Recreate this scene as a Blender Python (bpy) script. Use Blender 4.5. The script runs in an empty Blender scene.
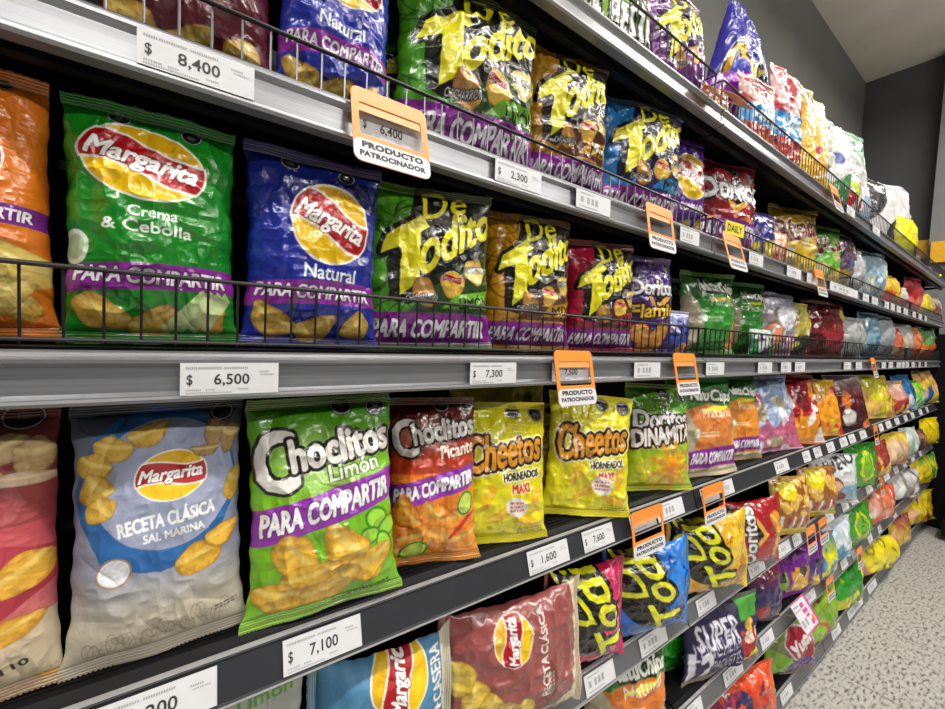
import bpy, math, random
import numpy as np
C = bpy.context.scene.collection
# ------------------------------------------------------------------ camera geometry
F=400.;ROLL=.045;D=.522;HC=1.44;CX,CY=472.5,354.5
dx,dy=1050.-CX,-(362.-CY)
xr_=dx*math.cos(ROLL)-dy*math.sin(ROLL); yr_=dx*math.sin(ROLL)+dy*math.cos(ROLL)
P_=math.atan(yr_/F); TH=math.atan(xr_*math.cos(P_)/F)
ct,st,cp,sp=math.cos(TH),math.sin(TH),math.cos(P_),math.sin(P_)
FW=(ct*cp,st*cp,-sp); R0=(st,-ct,0.); U0=(ct*sp,st*sp,cp)
c_,s_=math.cos(ROLL),math.sin(ROLL)
RR=tuple(c_*R0[i]+s_*U0[i] for i in range(3)); UU=tuple(-s_*R0[i]+c_*U0[i] for i in range(3))
CAM=(0.,-D,HC)
def proj(x,y,z):
    d=(x-CAM[0],y-CAM[1],z-CAM[2])
    f=sum(d[i]*FW[i] for i in range(3)); r=sum(d[i]*RR[i] for i in range(3)); u=sum(d[i]*UU[i] for i in range(3))
    return CX+F*r/f, CY-F*u/f
def ray(px,py):
    a,b=(px-CX)/F,-(py-CY)/F
    return tuple(FW[i]+a*RR[i]+b*UU[i] for i in range(3))
def aty(px,py,y):
    r=ray(px,py); t=(y-CAM[1])/r[1]; return (CAM[0]+t*r[0],y,CAM[2]+t*r[2])
def atz(px,py,z):
    r=ray(px,py); t=(z-CAM[2])/r[2]; return (CAM[0]+t*r[0],CAM[1]+t*r[1],z)
cam=bpy.data.cameras.new('camera'); co=bpy.data.objects.new('camera',cam); C.objects.link(co)
import mathutils
M=mathutils.Matrix(((RR[0],UU[0],-FW[0],CAM[0]),(RR[1],UU[1],-FW[1],CAM[1]),(RR[2],UU[2],-FW[2],CAM[2]),(0,0,0,1)))
co.matrix_world=M
cam.sensor_fit='HORIZONTAL'; cam.sensor_width=36.; cam.lens=F*36./945.; cam.clip_start=.02
bpy.context.scene.camera=co
# ------------------------------------------------------------------ helpers
def tag(o,label=None,cat=None,group=None,kind=None):
    if label: o['label']=label
    if cat: o['category']=cat
    if group: o['group']=group
    if kind: o['kind']=kind
    return o
def empty(name,loc,rot=(0,0,0)):
    o=bpy.data.objects.new(name,None); C.objects.link(o); o.location=loc; o.rotation_euler=rot; o.empty_display_size=.05
    return o
def link(name,me,mats,parent=None,loc=None):
    o=bpy.data.objects.new(name,me); C.objects.link(o)
    for m in mats: me.materials.append(m)
    if parent: o.parent=parent
    if loc: o.location=loc
    return o
class MB:
    def __init__(s): s.v=[];s.f=[];s.m=[]
    def add(s,v,f,mi=0):
        n=len(s.v); s.v+= [tuple(p) for p in v]; s.f+=[tuple(i+n for i in q) for q in f]; s.m+=[mi]*len(f)
    def box(s,x0,x1,y0,y1,z0,z1,mi=0):
        s.add([(x0,y0,z0),(x1,y0,z0),(x1,y1,z0),(x0,y1,z0),(x0,y0,z1),(x1,y0,z1),(x1,y1,z1),(x0,y1,z1)],
              [(0,3,2,1),(4,5,6,7),(0,1,5,4),(1,2,6,5),(2,3,7,6),(3,0,4,7)],mi)
    def prism_x(s,prof,x0,x1,mi=0):            # closed profile in (y,z), counter-clockwise seen from +x
        n=len(prof); v=[(x0,y,z) for y,z in prof]+[(x1,y,z) for y,z in prof]
        f=[(i,(i+1)%n,n+(i+1)%n,n+i) for i in range(n)]+[tuple(range(n-1,-1,-1)),tuple(range(n,2*n))]
        s.add(v,f,mi)
    def prism_y(s,prof,y0,y1,mi=0):            # closed outline in (x,z)
        n=len(prof); v=[(x,y0,z) for x,z in prof]+[(x,y1,z) for x,z in prof]
        f=[(i,(i+1)%n,n+(i+1)%n,n+i) for i in range(n)]+[tuple(range(n-1,-1,-1)),tuple(range(n,2*n))]
        s.add(v,f,mi)
    def rod(s,a,b,r,n=8,mi=0):
        a=mathutils.Vector(a);b=mathutils.Vector(b);d=(b-a).normalized()
        u=d.orthogonal().normalized();w=d.cross(u)
        v=[];f=[]
        for p in (a,b):
            for k in range(n):
                t=2*math.pi*k/n; v.append(p+r*(math.cos(t)*u+math.sin(t)*w))
        f=[(k,(k+1)%n,n+(k+1)%n,n+k) for k in range(n)]+[tuple(range(n-1,-1,-1)),tuple(range(n,2*n))]
        s.add(v,f,mi)
    def mesh(s,name):
        me=bpy.data.meshes.new(name); me.from_pydata(s.v,[],s.f); me.polygons.foreach_set('material_index',s.m); me.update()
        return me
    def build(s,name,mats,parent=None,loc=None): return link(name,s.mesh(name),mats,parent,loc)
# ------------------------------------------------------------------ materials
def mat(name,col,rough=.5,metal=0.,noise=None,bump=0.,bscale=40.,coat=0.,vcol=False,stretch=(1,1,1),spec=.5):
    m=bpy.data.materials.new(name); m.use_nodes=True; nt=m.node_tree; b=nt.nodes['Principled BSDF']
    b.inputs['Roughness'].default_value=rough; b.inputs['Metallic'].default_value=metal
    b.inputs['Coat Weight'].default_value=coat; b.inputs['Coat Roughness'].default_value=.12
    b.inputs['Specular IOR Level'].default_value=spec
    tc=nt.nodes.new('ShaderNodeTexCoord'); mp=nt.nodes.new('ShaderNodeMapping'); mp.inputs['Scale'].default_value=stretch
    nt.links.new(tc.outputs['Object'],mp.inputs['Vector'])
    n=nt.nodes.new('ShaderNodeTexNoise'); n.inputs['Scale'].default_value=bscale; n.inputs['Detail'].default_value=5
    nt.links.new(mp.outputs['Vector'],n.inputs['Vector'])
    if vcol:
        a=nt.nodes.new('ShaderNodeAttribute'); a.attribute_name='print'
        nt.links.new(a.outputs['Color'],b.inputs['Base Color'])
    else:
        k=noise if noise is not None else .12
        r=nt.nodes.new('ShaderNodeValToRGB'); r.color_ramp.elements[0].position=.3; r.color_ramp.elements[1].position=.7
        r.color_ramp.elements[0].color=tuple(x*(1-k) for x in col)+(1,); r.color_ramp.elements[1].color=tuple(min(1,x*(1+k)) for x in col)+(1,)
        nt.links.new(n.outputs['Fac'],r.inputs['Fac']); nt.links.new(r.outputs['Color'],b.inputs['Base Color'])
    if bump:
        bp=nt.nodes.new('ShaderNodeBump'); bp.inputs['Strength'].default_value=bump; bp.inputs['Distance'].default_value=.002
        if vcol:                                               # crumpled film: small facets over the noise
            vo=nt.nodes.new('ShaderNodeTexVoronoi'); vo.inputs['Scale'].default_value=26
            dm=nt.nodes.new('ShaderNodeVectorMath'); dm.operation='MULTIPLY_ADD'; dm.inputs[1].default_value=(.035,.035,.035)
            nt.links.new(n.outputs['Color'],dm.inputs[0]); nt.links.new(mp.outputs['Vector'],dm.inputs[2]); nt.links.new(dm.outputs[0],vo.inputs['Vector'])
            ma=nt.nodes.new('ShaderNodeMath'); ma.operation='MULTIPLY_ADD'; ma.inputs[1].default_value=1.1
            nt.links.new(vo.outputs['Distance'],ma.inputs[0]); nt.links.new(n.outputs['Fac'],ma.inputs[2]); bp.inputs['Distance'].default_value=.004
            nt.links.new(ma.outputs[0],bp.inputs['Height'])
        else: nt.links.new(n.outputs['Fac'],bp.inputs['Height'])
        nt.links.new(bp.outputs['Normal'],b.inputs['Normal'])
    return m
def lin(c): return tuple(((x/12.92) if x<=.04045 else ((x+.055)/1.055)**2.4) for x in c)
def hx(s): return tuple(int(s[i:i+2],16)/255. for i in (0,2,4))
MG=mat('glossy_printed_film',(1,1,1),.24,vcol=True,bump=.5,bscale=50,coat=.5)
MM=mat('matte_printed_film',(1,1,1),.5,vcol=True,bump=.3,bscale=60,spec=.35)
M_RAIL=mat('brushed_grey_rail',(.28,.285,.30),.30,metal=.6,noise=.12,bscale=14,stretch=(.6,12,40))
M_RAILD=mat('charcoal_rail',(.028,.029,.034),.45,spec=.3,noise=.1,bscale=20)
M_RAILD_LIT=mat('charcoal_rail_lit',(.11,.112,.118),.4,noise=.1,bscale=20)  # charcoal rail again, stronger light on the lower rails put into its colour
M_EDGE=mat('pale_rail_edge',(.55,.55,.56),.3,metal=.5,noise=.05)
M_BLK=mat('black_painted_steel',(.006,.006,.007),.38,noise=.25,bump=.1,bscale=30,spec=.12)
M_WIRE=mat('black_wire',(.010,.009,.009),.35,noise=.2)
M_SILV=mat('zinc_wire',(.25,.25,.26),.3,metal=.7,noise=.2)
M_PAPER=mat('white_label_paper',(.66,.66,.68),.45,noise=.03)
M_INK=mat('grey_black_ink',(.03,.03,.033),.6,noise=.1)
M_INKL=mat('pale_grey_ink',(.35,.35,.36),.6,noise=.1)
M_ORG=mat('orange_card',(.90,.27,.03),.38,noise=.05,coat=.2)
M_ORGL=mat('pale_orange_card',(.92,.36,.11),.38,noise=.05,coat=.2)
M_PINK=mat('magenta_ink',(.62,.05,.30),.5,noise=.05)
# ------------------------------------------------------------------ glyphs
_g={}
def glyph(s,bold=.03):
    bold*=.7; k=(s,bold)
    if k in _g: return _g[k]
    cu=bpy.data.curves.new('txt','FONT'); cu.body=s; cu.offset=bold; cu.resolution_u=3; cu.space_character=1.0+bold*1.2
    ob=bpy.data.objects.new('txt',cu); C.objects.link(ob)
    dg=bpy.context.evaluated_depsgraph_get(); me=bpy.data.meshes.new_from_object(ob.evaluated_get(dg))
    me.calc_loop_triangles()
    v=np.empty(len(me.vertices)*3,np.float32); me.vertices.foreach_get('co',v); v=v.reshape(-1,3)[:,:2].astype(float)
    t=np.empty(len(me.loop_triangles)*3,np.int32); me.loop_triangles.foreach_get('vertices',t); t=t.reshape(-1,3)
    bpy.data.objects.remove(ob); bpy.data.curves.remove(cu); bpy.data.meshes.remove(me)
    lo=v.min(0); hi=v.max(0); r=(hi-lo); v=(v-lo)/r
    _g[k]=(v,t,r[0]/r[1]); return _g[k]
def textmesh(mb,s,x0,z0,w,h,y,mi,bold=.01):
    v,t,a=glyph(s,bold)
    mb.add([(x0+p[0]*w,y,z0+p[1]*h) for p in v],[tuple(q) for q in t],mi)
# ------------------------------------------------------------------ print canvas
def smooth_noise(H,W,cell,rng):
    gh,gw=max(2,int(H/cell)+2),max(2,int(W/cell)+2); g=rng.random((gh,gw))
    y=np.linspace(0,gh-1.001,H);x=np.linspace(0,gw-1.001,W); yi=y.astype(int);xi=x.astype(int);fy=(y-yi)[:,None];fx=(x-xi)[None,:]
    fy=fy*fy*(3-2*fy);fx=fx*fx*(3-2*fx)
    return (g[yi][:,xi]*(1-fy)*(1-fx)+g[yi][:,xi+1]*(1-fy)*fx+g[yi+1][:,xi]*fy*(1-fx)+g[yi+1][:,xi+1]*fy*fx)
def dilate(m,r):
    if r<.6: return m
    o=m.copy(); n=16 if r>4 else 10
    for rr in ((r,r*.5) if r>3 else (r,)):
        for k in range(n):
            sx=int(round(rr*math.cos(2*math.pi*k/n)));sy=int(round(rr*math.sin(2*math.pi*k/n)))
            a=np.zeros_like(m); H,W=m.shape
            a[max(0,sy):H+min(0,sy),max(0,sx):W+min(0,sx)]=m[max(0,-sy):H+min(0,-sy),max(0,-sx):W+min(0,-sx)]
            o=np.maximum(o,a)
    return o
class Cv:
    def __init__(s,W,A,base,seed=0):
        s.W=W;s.A=A;s.H=max(8,int(W*A)); s.rng=np.random.default_rng(seed)
        s.im=np.empty((s.H,s.W,3)); s.im[:]=hx(base)
        s.Y,s.X=np.mgrid[0:s.H,0:s.W]; s.X=(s.X+.5)/s.W; s.Y=(s.Y+.5)/s.W
    def put(s,m,col,a=1.):
        col=np.array(hx(col)) if isinstance(col,str) else col
        k=(m*a)[...,None]; s.im=s.im*(1-k)+col*k
    def vgrad(s,y0,y1,c0,c1,a=1.):
        t=np.clip((s.Y-y0)/(y1-y0),0,1)[...,None]; m=((s.Y>=y0)&(s.Y<y1)).astype(float)
        s.put(m,np.array(hx(c0))*(1-t)+np.array(hx(c1))*t,a)
    def ell(s,cx,cy,rx,ry,col,rot=0,a=1.,soft=0):
        c,q=math.cos(rot),math.sin(rot); X=s.X-cx;Y=s.Y-cy
        d=np.sqrt(((X*c+Y*q)/rx)**2+((-X*q+Y*c)/ry)**2)
        m=(d<1).astype(float) if not soft else np.clip((1-d)/soft,0,1)
        s.put(m,col,a); return m
    def ring(s,cx,cy,rx,ry,w,col,rot=0):
        c,q=math.cos(rot),math.sin(rot); X=s.X-cx;Y=s.Y-cy
        d=np.sqrt(((X*c+Y*q)/rx)**2+((-X*q+Y*c)/ry)**2); s.put(((d<1)&(d>1-w/min(rx,ry))).astype(float),col)
    def band(s,y0,y1,col,slope=0,arc=0,x0=0,x1=1,a=1.):
        o=slope*(s.X-.5)+arc*(s.X-.5)**2*4
        s.put(((s.Y>y0+o)&(s.Y<y1+o)&(s.X>=x0)&(s.X<=x1)).astype(float),col,a)
    def poly(s,pts,col,a=1.,grow=0):
        m=np.zeros((s.H,s.W),bool); n=len(pts)
        for i in range(n):
            x0,y0=pts[i];x1,y1=pts[(i+1)%n]
            if y0==y1: continue
            cond=((s.Y>=min(y0,y1))&(s.Y<max(y0,y1))); xi=x0+(s.Y-y0)*(x1-x0)/(y1-y0)
            m^=cond&(s.X<xi)
        m=m.astype(float); s.put(dilate(m,grow*s.W) if grow else m,col,a)
    def text(s,t,cx,cy,w,h,col,rot=0,shear=0,bold=.03,out=(),arc=0,grow=0,rise=0):
        if not t.strip(): return
        v,tr,_=glyph(t,0.); p=(v-.5)*[w,h]; p=p.copy(); p[:,1]*=(1+grow*p[:,0]/w)
        p[:,0]+=shear*p[:,1]; p[:,1]+=rise*p[:,0]; p[:,1]-=arc*(p[:,0]/w*2)**2*1.; 
        c,q=math.cos(rot),math.sin(rot); x=(p[:,0]*c-p[:,1]*q+cx)*s.W; y=(-(p[:,0]*q+p[:,1]*c)+cy)*s.W
        pad=int((max([0]+[o[1] for o in out])+bold*h)*s.W)+2
        X0=max(0,int(x.min())-pad);X1=min(s.W,int(x.max())+pad+1);Y0=max(0,int(y.min())-pad);Y1=min(s.H,int(y.max())+pad+1)
        if X1<=X0 or Y1<=Y0: return
        m=np.zeros((Y1-Y0,X1-X0))
        for a,b,d in tr:
            ax,ay,bx,by,dx_,dy_=x[a]-X0,y[a]-Y0,x[b]-X0,y[b]-Y0,x[d]-X0,y[d]-Y0
            x0=max(0,int(min(ax,bx,dx_)));x1=min(m.shape[1],int(max(ax,bx,dx_))+2);y0=max(0,int(min(ay,by,dy_)));y1=min(m.shape[0],int(max(ay,by,dy_))+2)
            if x1<=x0 or y1<=y0: continue
            yy=np.arange(y0,y1)[:,None]+.5; xx=np.arange(x0,x1)[None,:]+.5
            e0=(bx-ax)*(yy-ay)-(by-ay)*(xx-ax); e1=(dx_-bx)*(yy-by)-(dy_-by)*(xx-bx); e2=(ax-dx_)*(yy-dy_)-(ay-dy_)*(xx-dx_)
            ins=((e0>=0)&(e1>=0)&(e2>=0))|((e0<=0)&(e1<=0)&(e2<=0))
            m[y0:y1,x0:x1]=np.maximum(m[y0:y1,x0:x1],ins)
        rb=bold*h*.9*s.W
        if rb>=.6: m=dilate(m,rb)
        for oc,ow in out:
            k=dilate(m,ow*s.W)[...,None]; s.im[Y0:Y1,X0:X1]=s.im[Y0:Y1,X0:X1]*(1-k)+np.array(hx(oc))*k
        k=m[...,None]; s.im[Y0:Y1,X0:X1]=s.im[Y0:Y1,X0:X1]*(1-k)+np.array(hx(col))*k
    def chip(s,cx,cy,rx,ry,rot=0,col='e8b93a',edge='a8671c',a=1.):
        r=s.rng; c,q=math.cos(rot),math.sin(rot); X=s.X-cx;Y=s.Y-cy
        u=(X*c+Y*q)/rx; v=(-X*q+Y*c)/ry; v=v+.25*u*u-.1; th=np.arctan2(v,u); ph=r.random()*6
        d=np.sqrt(u*u+v*v)*(1+.07*np.sin(3*th+ph)+.04*np.sin(5*th+ph*2)); m=(d<1).astype(float)
        sh=np.clip((d-.55)/.45,0,1)[...,None]
        n=smooth_noise(s.H,s.W,max(2,s.W*rx*.16),r)[...,None]; n2=smooth_noise(s.H,s.W,max(1.2,s.W*rx*.05),r)[...,None]
        k=np.clip(sh**2*.5+(n-.55)*.5+(n2-.5)*.3,0,1); cc=np.array(hx(col)); ce=np.array(hx(edge))
        hi=np.clip((.25-np.abs(v+.25))*3,0,.45)[...,None]
        im=cc*(1-k)+ce*k; im=im*(1-hi)+np.array([1,.93,.62])*hi
        s.put(np.clip((1.08-d)/.04,0,1)*.5*(d<1.08),edge,.8); s.put(m,im,a)
    def mottle(s,amp,cell=.05,mask=None):
        n=(smooth_noise(s.H,s.W,max(2,s.W*cell),s.rng)-.5)*2*amp; n=n if mask is None else n*mask
        s.im=np.clip(s.im*(1+n[...,None]),0,1)
    def seal(s,cx,cy,r,rot=0):                                  # black warning octagon / round seal
        s.ell(cx,cy,r,r*.8,'101010',rot); s.ring(cx,cy,r*.92,r*.74,r*.07,'b8b8b8',rot); s.ell(cx,cy,r*.45,r*.34,'3a3a3a',rot)
        s.text('EXCESO',cx,cy,r*.55,r*.16,'c0c0c0',-rot,bold=.02)
    def small(s,cx,cy,w,n=3,h=.012,col='202020',rot=0):
        for i in range(n):
            yy=cy+i*h*1.8; x=cx-w/2
            while x<cx+w/2:
                l=s.rng.uniform(.01,.035); X0,X1=x,min(x+l,cx+w/2); sl=math.tan(rot)
                s.put(((s.X>X0)&(s.X<X1)&(np.abs(s.Y-yy+sl*(s.X-cx))<h/2)).astype(float),col,.85); x+=l+.008
def mlogo(c,cx,cy,w,rot=0,k=.74,sub=None):
    ry=w*k/2; rx=w/2
    c.ell(cx,cy,rx*.98,ry,'f4efe2',-rot); c.ell(cx,cy,rx*.94,ry*.94,'f2c40f',-rot)
    q,s=math.cos(rot),math.sin(rot); X=(c.X-cx)*q-(c.Y-cy)*s; Y=(c.X-cx)*s+(c.Y-cy)*q
    e=((X/(rx*.89))**2+(Y/(ry*.94))**2)<1
    c.put((e&(Y<-.28*ry)).astype(float),'d9a408',.55)
    wv=.16*ry*np.sin(X/rx*2.6)
    e2=((X/(rx*.965))**2+(Y/(ry*.985))**2)<1; e3=((X/(rx*1.01))**2+(Y/(ry*1.03))**2)<1
    b=e2&(Y>-ry*.44+wv)&(Y<ry*.30+wv)
    bo=e3&(Y>-ry*.51+wv)&(Y<ry*.37+wv)
    c.put(bo.astype(float),'f4efe2'); c.put(b.astype(float),'b3121c')
    c.text('Margarita',cx,cy+.0*ry,w*.86,ry*.60,'ffffff',rot-.05,shear=.25,bold=.035,out=(('7c0a12',.004*w*3),))
# ------------------------------------------------------------------ bag prints (x 0..1 left-right, y 0..A top-down)
PC='PARA COMPARTIR'
def band_text(c,y,h,sl=0,arc=0,txt=PC,col='9a2fa4',tw=.86,th=.55,cx=.5,rot=0):
    c.band(y-h/2,y+h/2,col,sl,arc); c.text(txt,cx,y,tw,h*th,'f6f2f8',rot,shear=.12,bold=.045,out=(('5a1566',.006),))
def base_(c,b): c.im[:]=hx(b)
def d_marg(base,sub,chips=True,band='8f2b9c',lx=.52,ly=.34,sy=.60,lw=.74,top=None,lrot=-.12,extra=None,k=.74,bf=.72,subw=(.28,.22),by=0):
    def f(c):
        A=c.A; base_(c,base)
        if top: c.vgrad(0,A*.35,top,base)
        c.seal(.3,.12,.07);c.seal(.72,.14,.07)
        mlogo(c,lx,ly*A,lw,lrot,k)
        y=sy*A
        if isinstance(sub,(list,tuple)):
            for i,t in enumerate(sub): c.text(t,.50-.03*i,y+i*.10-.04,subw[0]+subw[1]*i,.07,'f4f6f0',-.02,bold=.03)
        else: c.text(sub,lx,y,.40,.1,'f4f6f0',-.04,bold=.02)
        yb=A*bf
        if band: band_text(c,yb,.17,-.04,.02,col=band)
        if chips:
            c.chip(.2,A*.87,.17,.10,.5,'d9b04e','8c5c1e');c.chip(.5,A*.9,.16,.09,-.4,'dcb553','8c5c1e');c.chip(.82,A*.88,.12,.1,-.7,'d9b04e','8c5c1e')
        if extra: extra(c)
        c.mottle(.05,.12)
    return f
def orange_extra(c):
    A=c.A
    c.chip(.80,A*.72,.30,.17,.4,'e6cc6a','b08a34'); c.chip(.60,A*.84,.30,.15,-.3,'ead070','b08a34'); c.chip(.2,A*.8,.2,.15,.3,'e6cc6a','b08a34'); c.small(.75,A*.95,.4,2,.012,'fff0e0')
def leaf_extra(c):
    A=c.A
    for k in range(4): c.poly([(.93-.05*k,A*.76),(.97-.03*k,A*.80),(.80-.08*k,A*.95),(.76-.08*k,A*.93)],'cfe0a0',.9)
    c.ell(.06,A*.62,.08,.11,'dfe8d8'); c.ell(.06,A*.62,.055,.08,'a8c8a0')
def d_todito(base,dark,mid,edge,word=None,band=True,words=('De','Todito'),inkc='e6dc14'):
    def f(c):
        A=c.A; r=c.rng; base_(c,base)
        for k in range(12):                                     # leafy / wavy border art
            c.ring(r.random()*.45,A*r.random(),.10+.1*r.random(),.16*r.random()+.1,.010,edge)
        q=A/1.5
        c.poly([(.40,.0),(1.,.0),(1,.75*q),(.60,.84*q),(.30,1.10*q),(.16,1.06*q),(.14,.70*q),(.30,.34*q)],dark)
        c.poly([(.30,1.16*q),(.42,.98*q),(.70,.76*q),(1,.66*q),(1,1.16*q)],mid)
        O='0c0c0a'; T_=[(.09,.66*q),(.14,.50*q),(.40,.30*q),(.46,.40*q),(.385,.46*q),(.37,.90*q),(.23,1.02*q),(.24,.60*q),(.17,.62*q)]
        for ow in (.034,0):
            oo=((O,ow),) if ow else ()
            c.text(words[0],.60,.15*q,.36,.26*q,inkc,0,shear=.12,bold=.02,out=oo,rise=.25)
            c.text(words[1][1:],.70,.43*q,.62,.36*q,inkc,.0,shear=.12,bold=.045,out=oo,grow=-.35,rise=.5)
            c.poly(T_,O if ow else inkc,1,ow)
        c.chip(.42,.98*q,.11,.08,.9,'c98f3e','7a4a18'); c.chip(.64,.90*q,.10,.085,.3,'efc04a','a8671c'); c.chip(.84,.76*q,.10,.09,0,'eacb6c','b88634')
        mlogo(c,.63,.86*q,.16,0); c.text('AREPITO',.83,.75*q,.18,.04,'ffffff',.1,out=(('333333',.006),)); c.text('CHICHARRON',.40,1.03*q,.24,.045,'ffffff',.1,out=(('222222',.006),))
        if word: c.poly([(.56,1.12*q),(.66,1.0*q),(1,.92*q),(1,1.10*q)],'6fb02c' if base[0]=='4' else base); c.text(word,.84,1.04*q,.28,.085,'10200a',.12,bold=.04)
        if band: band_text(c,A*.87,.22,0,.0,col='8d1f97',tw=.86)
        c.mottle(.04,.1)
    return f
def d_choc(base,hi,ink,sub,limecol):
    def f(c):
        A=c.A; base_(c,hi)
        c.vgrad(0,A*.4,base,hi); c.ell(.45,.42,.5,.26,'f0f4e0',.15,.55,soft=.8)
        c.seal(.62,.07,.08);c.seal(.87,.09,.08)
        c.text('C',.16,.40,.25,.36,'e8e4dc',.1,bold=.05,out=(('201c18',.022),))
        c.text('hoclitos',.605,.33,.71,.20,'e8e4dc',.13,bold=.055,out=(('201c18',.022),('f4f2ea',.0),))
        c.text(sub,.68,.485,.36,.105,'f6fbe8',.13,bold=.03,out=(('4d7a10',.008),))
        c.band(A*.425,A*.58,'9a35b4',-.18); c.text(PC,.5,A*.50,.9,.13,'ffffff',.16,shear=.15,bold=.05,out=(('5c1a70',.006),))
        for a in ((.84,A*.60,.1,.08,.4),(.93,A*.66,.1,.07,-.5),(.78,A*.67,.08,.06,.2),(.9,A*.73,.1,.06,.9)):
            c.ell(*a[:4],'3f8f1e',a[4]); c.ell(a[0],a[1],a[2]*.8,a[3]*.75,limecol,a[4])
        for a in ((.28,A*.70,.17,.12,.9),(.60,A*.69,.17,.12,.7),(.36,A*.80,.2,.09,-.2),(.78,A*.80,.17,.11,-.3),(.2,A*.87,.18,.1,.2),(.5,A*.87,.2,.09,-.3)): c.chip(*a,col='e9b93a',edge='b0701c')
        c.small(.72,A*.94,.4,2,.014,'18300c',.1); c.mottle(.04,.1)
    return f
def d_chocred(c):
    A=c.A; c.vgrad(0,A*.45,'3a1612','c8401c'); c.vgrad(A*.45,A,'e87a24','f0a030')
    c.ell(.4,.4,.42,.2,'f0d8c8',.15,.5,soft=.8); c.seal(.6,.09,.09); c.seal(.9,.08,.08)
    c.text('C',.17,.42,.25,.36,'e4dfd8',.1,bold=.05,out=(('28100c',.022),)); c.text('hoclitos',.62,.34,.72,.21,'e4dfd8',.13,bold=.055,out=(('28100c',.022),))
    c.text('Picante',.78,.55,.42,.13,'f6e8d8',.13,bold=.03,out=(('8a2010',.01),))
    c.band(A*.46,A*.60,'9a35b4',-.2); c.text(PC,.5,A*.53,.92,.13,'ffffff',.18,shear=.15,bold=.05,out=(('5c1a70',.006),))
    for a in ((.2,A*.68,.2,.12,.9),(.5,A*.70,.2,.14,.7),(.75,A*.72,.2,.1,-.2),(.3,A*.82,.2,.13,-.3),(.6,A*.84,.24,.14,.2),(.85,A*.85,.2,.12,-.3),(.2,A*.93,.2,.09,.3)): c.chip(*a,col='f0a02c',edge='c0481a')
    for a in ((.85,A*.64,.1,.13,.4),(.28,A*.90,.16,.09,-.4)): c.ell(*a[:4],'3b8e22',a[4]); c.ell(a[0],a[1],a[2]*.8,a[3]*.82,'c6dc60',a[4])
    c.ell(.80,A*.77,.2,.025,'d02414',-.7); c.mottle(.05,.08)
def d_cheetos(c):
    A=c.A; c.vgrad(0,A,'d9cf10','f2e61a'); c.seal(.60,.10,.085,.1); c.seal(.87,.12,.09,.2)
    c.text('Cheetos',.50,.46,.84,.30,'d08a1c',.12,shear=.15,bold=.04,out=(('fff6c8',.040),('2a1606',.026)),grow=-.2)
    c.text('Cheetos',.50,.46,.84,.30,'e39a26',.12,shear=.15,bold=.03,grow=-.2)
    c.text('HORNEADOS',.66,.70,.42,.07,'2a2210',.08,bold=.05,out=(('fffbe0',.012),)); c.text('MAXI',.66,.82,.2,.08,'d83a20',.06,bold=.05,out=(('fff0c0',.012),))
    for a in ((.30,A*.66,.05,.13,.4),(.84,A*.68,.05,.13,.3),(.45,A*.78,.16,.05,-.5),(.75,A*.84,.17,.05,.4)): c.chip(*a,col='f4c31c',edge='dca00c')
    c.ell(.62,A*.74,.13,.09,'f0e8e0',.3); c.small(.62,A*.71,.16,3,.02,'c05a50'); c.small(.8,A*.90,.3,3,.014,'7a7410'); c.mottle(.03,.1)
def d_cheetblue(c):
    A=c.A; c.vgrad(0,A,'2a249a','33309c'); c.text('Cheetos',.56,.72,.80,.30,'f0b418',-.18,shear=.1,bold=.06,out=(('e8e8f0',.04),('20140a',.028)))
    c.ell(.35,A*.62,.16,.12,'5a60d0'); c.ell(.75,A*.60,.12,.1,'14123c',.4); c.chip(.75,A*.62,.08,.1,.4,'a08a30','50401a')
    c.poly([(0,A*.62),(.52,A*.60),(.56,A*.95),(0,A*.93)],'9a35b4'); c.text('PARA COM',.3,A*.86,.5,.14,'f4ecf8',-.1,bold=.05); c.poly([(.56,A*.66),(1,A*.5),(1,A),(.5,A)],'15123e'); c.ell(.8,A*.8,.1,.08,'d8c860',.3)
def d_receta(base,disc,deep,sub,top):
    def f(c):
        A=c.A; base_(c,base); c.vgrad(0,A*.3,top,base); c.vgrad(A*.58,A*.8,base,'cfc6b4'); c.vgrad(A*.8,A+.1,'cfc6b4','c4b9a2')
        c.ell(.5,.56,.47,.53,deep); c.poly([(.08,.70),(.92,.66),(.84,.98),(.5,1.10),(.18,1.00)],deep); c.ell(.54,.54,.41,.42,disc)
        c.ring(.17,.12,.13,.09,.008,'4a4a4a'); c.ell(.86,.1,.08,.07,'1c1c1c'); c.ring(.86,.1,.07,.06,.006,'b0b0b0')
        mlogo(c,.56,.50,.43,.08,.76)
        c.text('RECETA CLÁSICA',.54,.76,.56,.105,'f4f4f2',.10,bold=.035); c.text(sub,.58,.865,.36,.05,'f4f4f2',.08,bold=.05)
        for a in ((.22,.30,.11,.08,.2),(.42,.22,.12,.07,-.4),(.12,.40,.10,.08,.4),(.14,.54,.09,.09,.6),(.17,.66,.07,.09,1),(.95,.62,.06,.12,.3)): c.chip(*a,col='d6ae4a',edge='94681f')
        for a in ((.82,.24,.07,.1,0),(.92,.28,.06,.11,.2),(.76,.36,.09,.04,0)): c.chip(*a,col='a98a58',edge='5e4424')
        for a in ((.72,1.06,.14,.10,-.3),(.87,.95,.11,.07,-.3)): c.chip(*a,col='ecb93c',edge='a86c1c')
        c.ell(.25,1.05,.085,.085,'e6e9ee'); c.mottle(.08,.012,((c.X-.25)**2+(c.Y-1.05)**2<.09**2).astype(float)); c.ring(.25,1.05,.095,.095,.012,'b08a6c')
        for k in range(26): c.ring(.12+.03*k,A*.90+.04*math.sin(k*.9)-.02*k*.1,.03,.05+.02*math.sin(k*2.),.004,'a3967f')
        c.small(.88,A*.86,.14,2,.012,'555050',.1); c.mottle(.04,.12)
    return f
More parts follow.
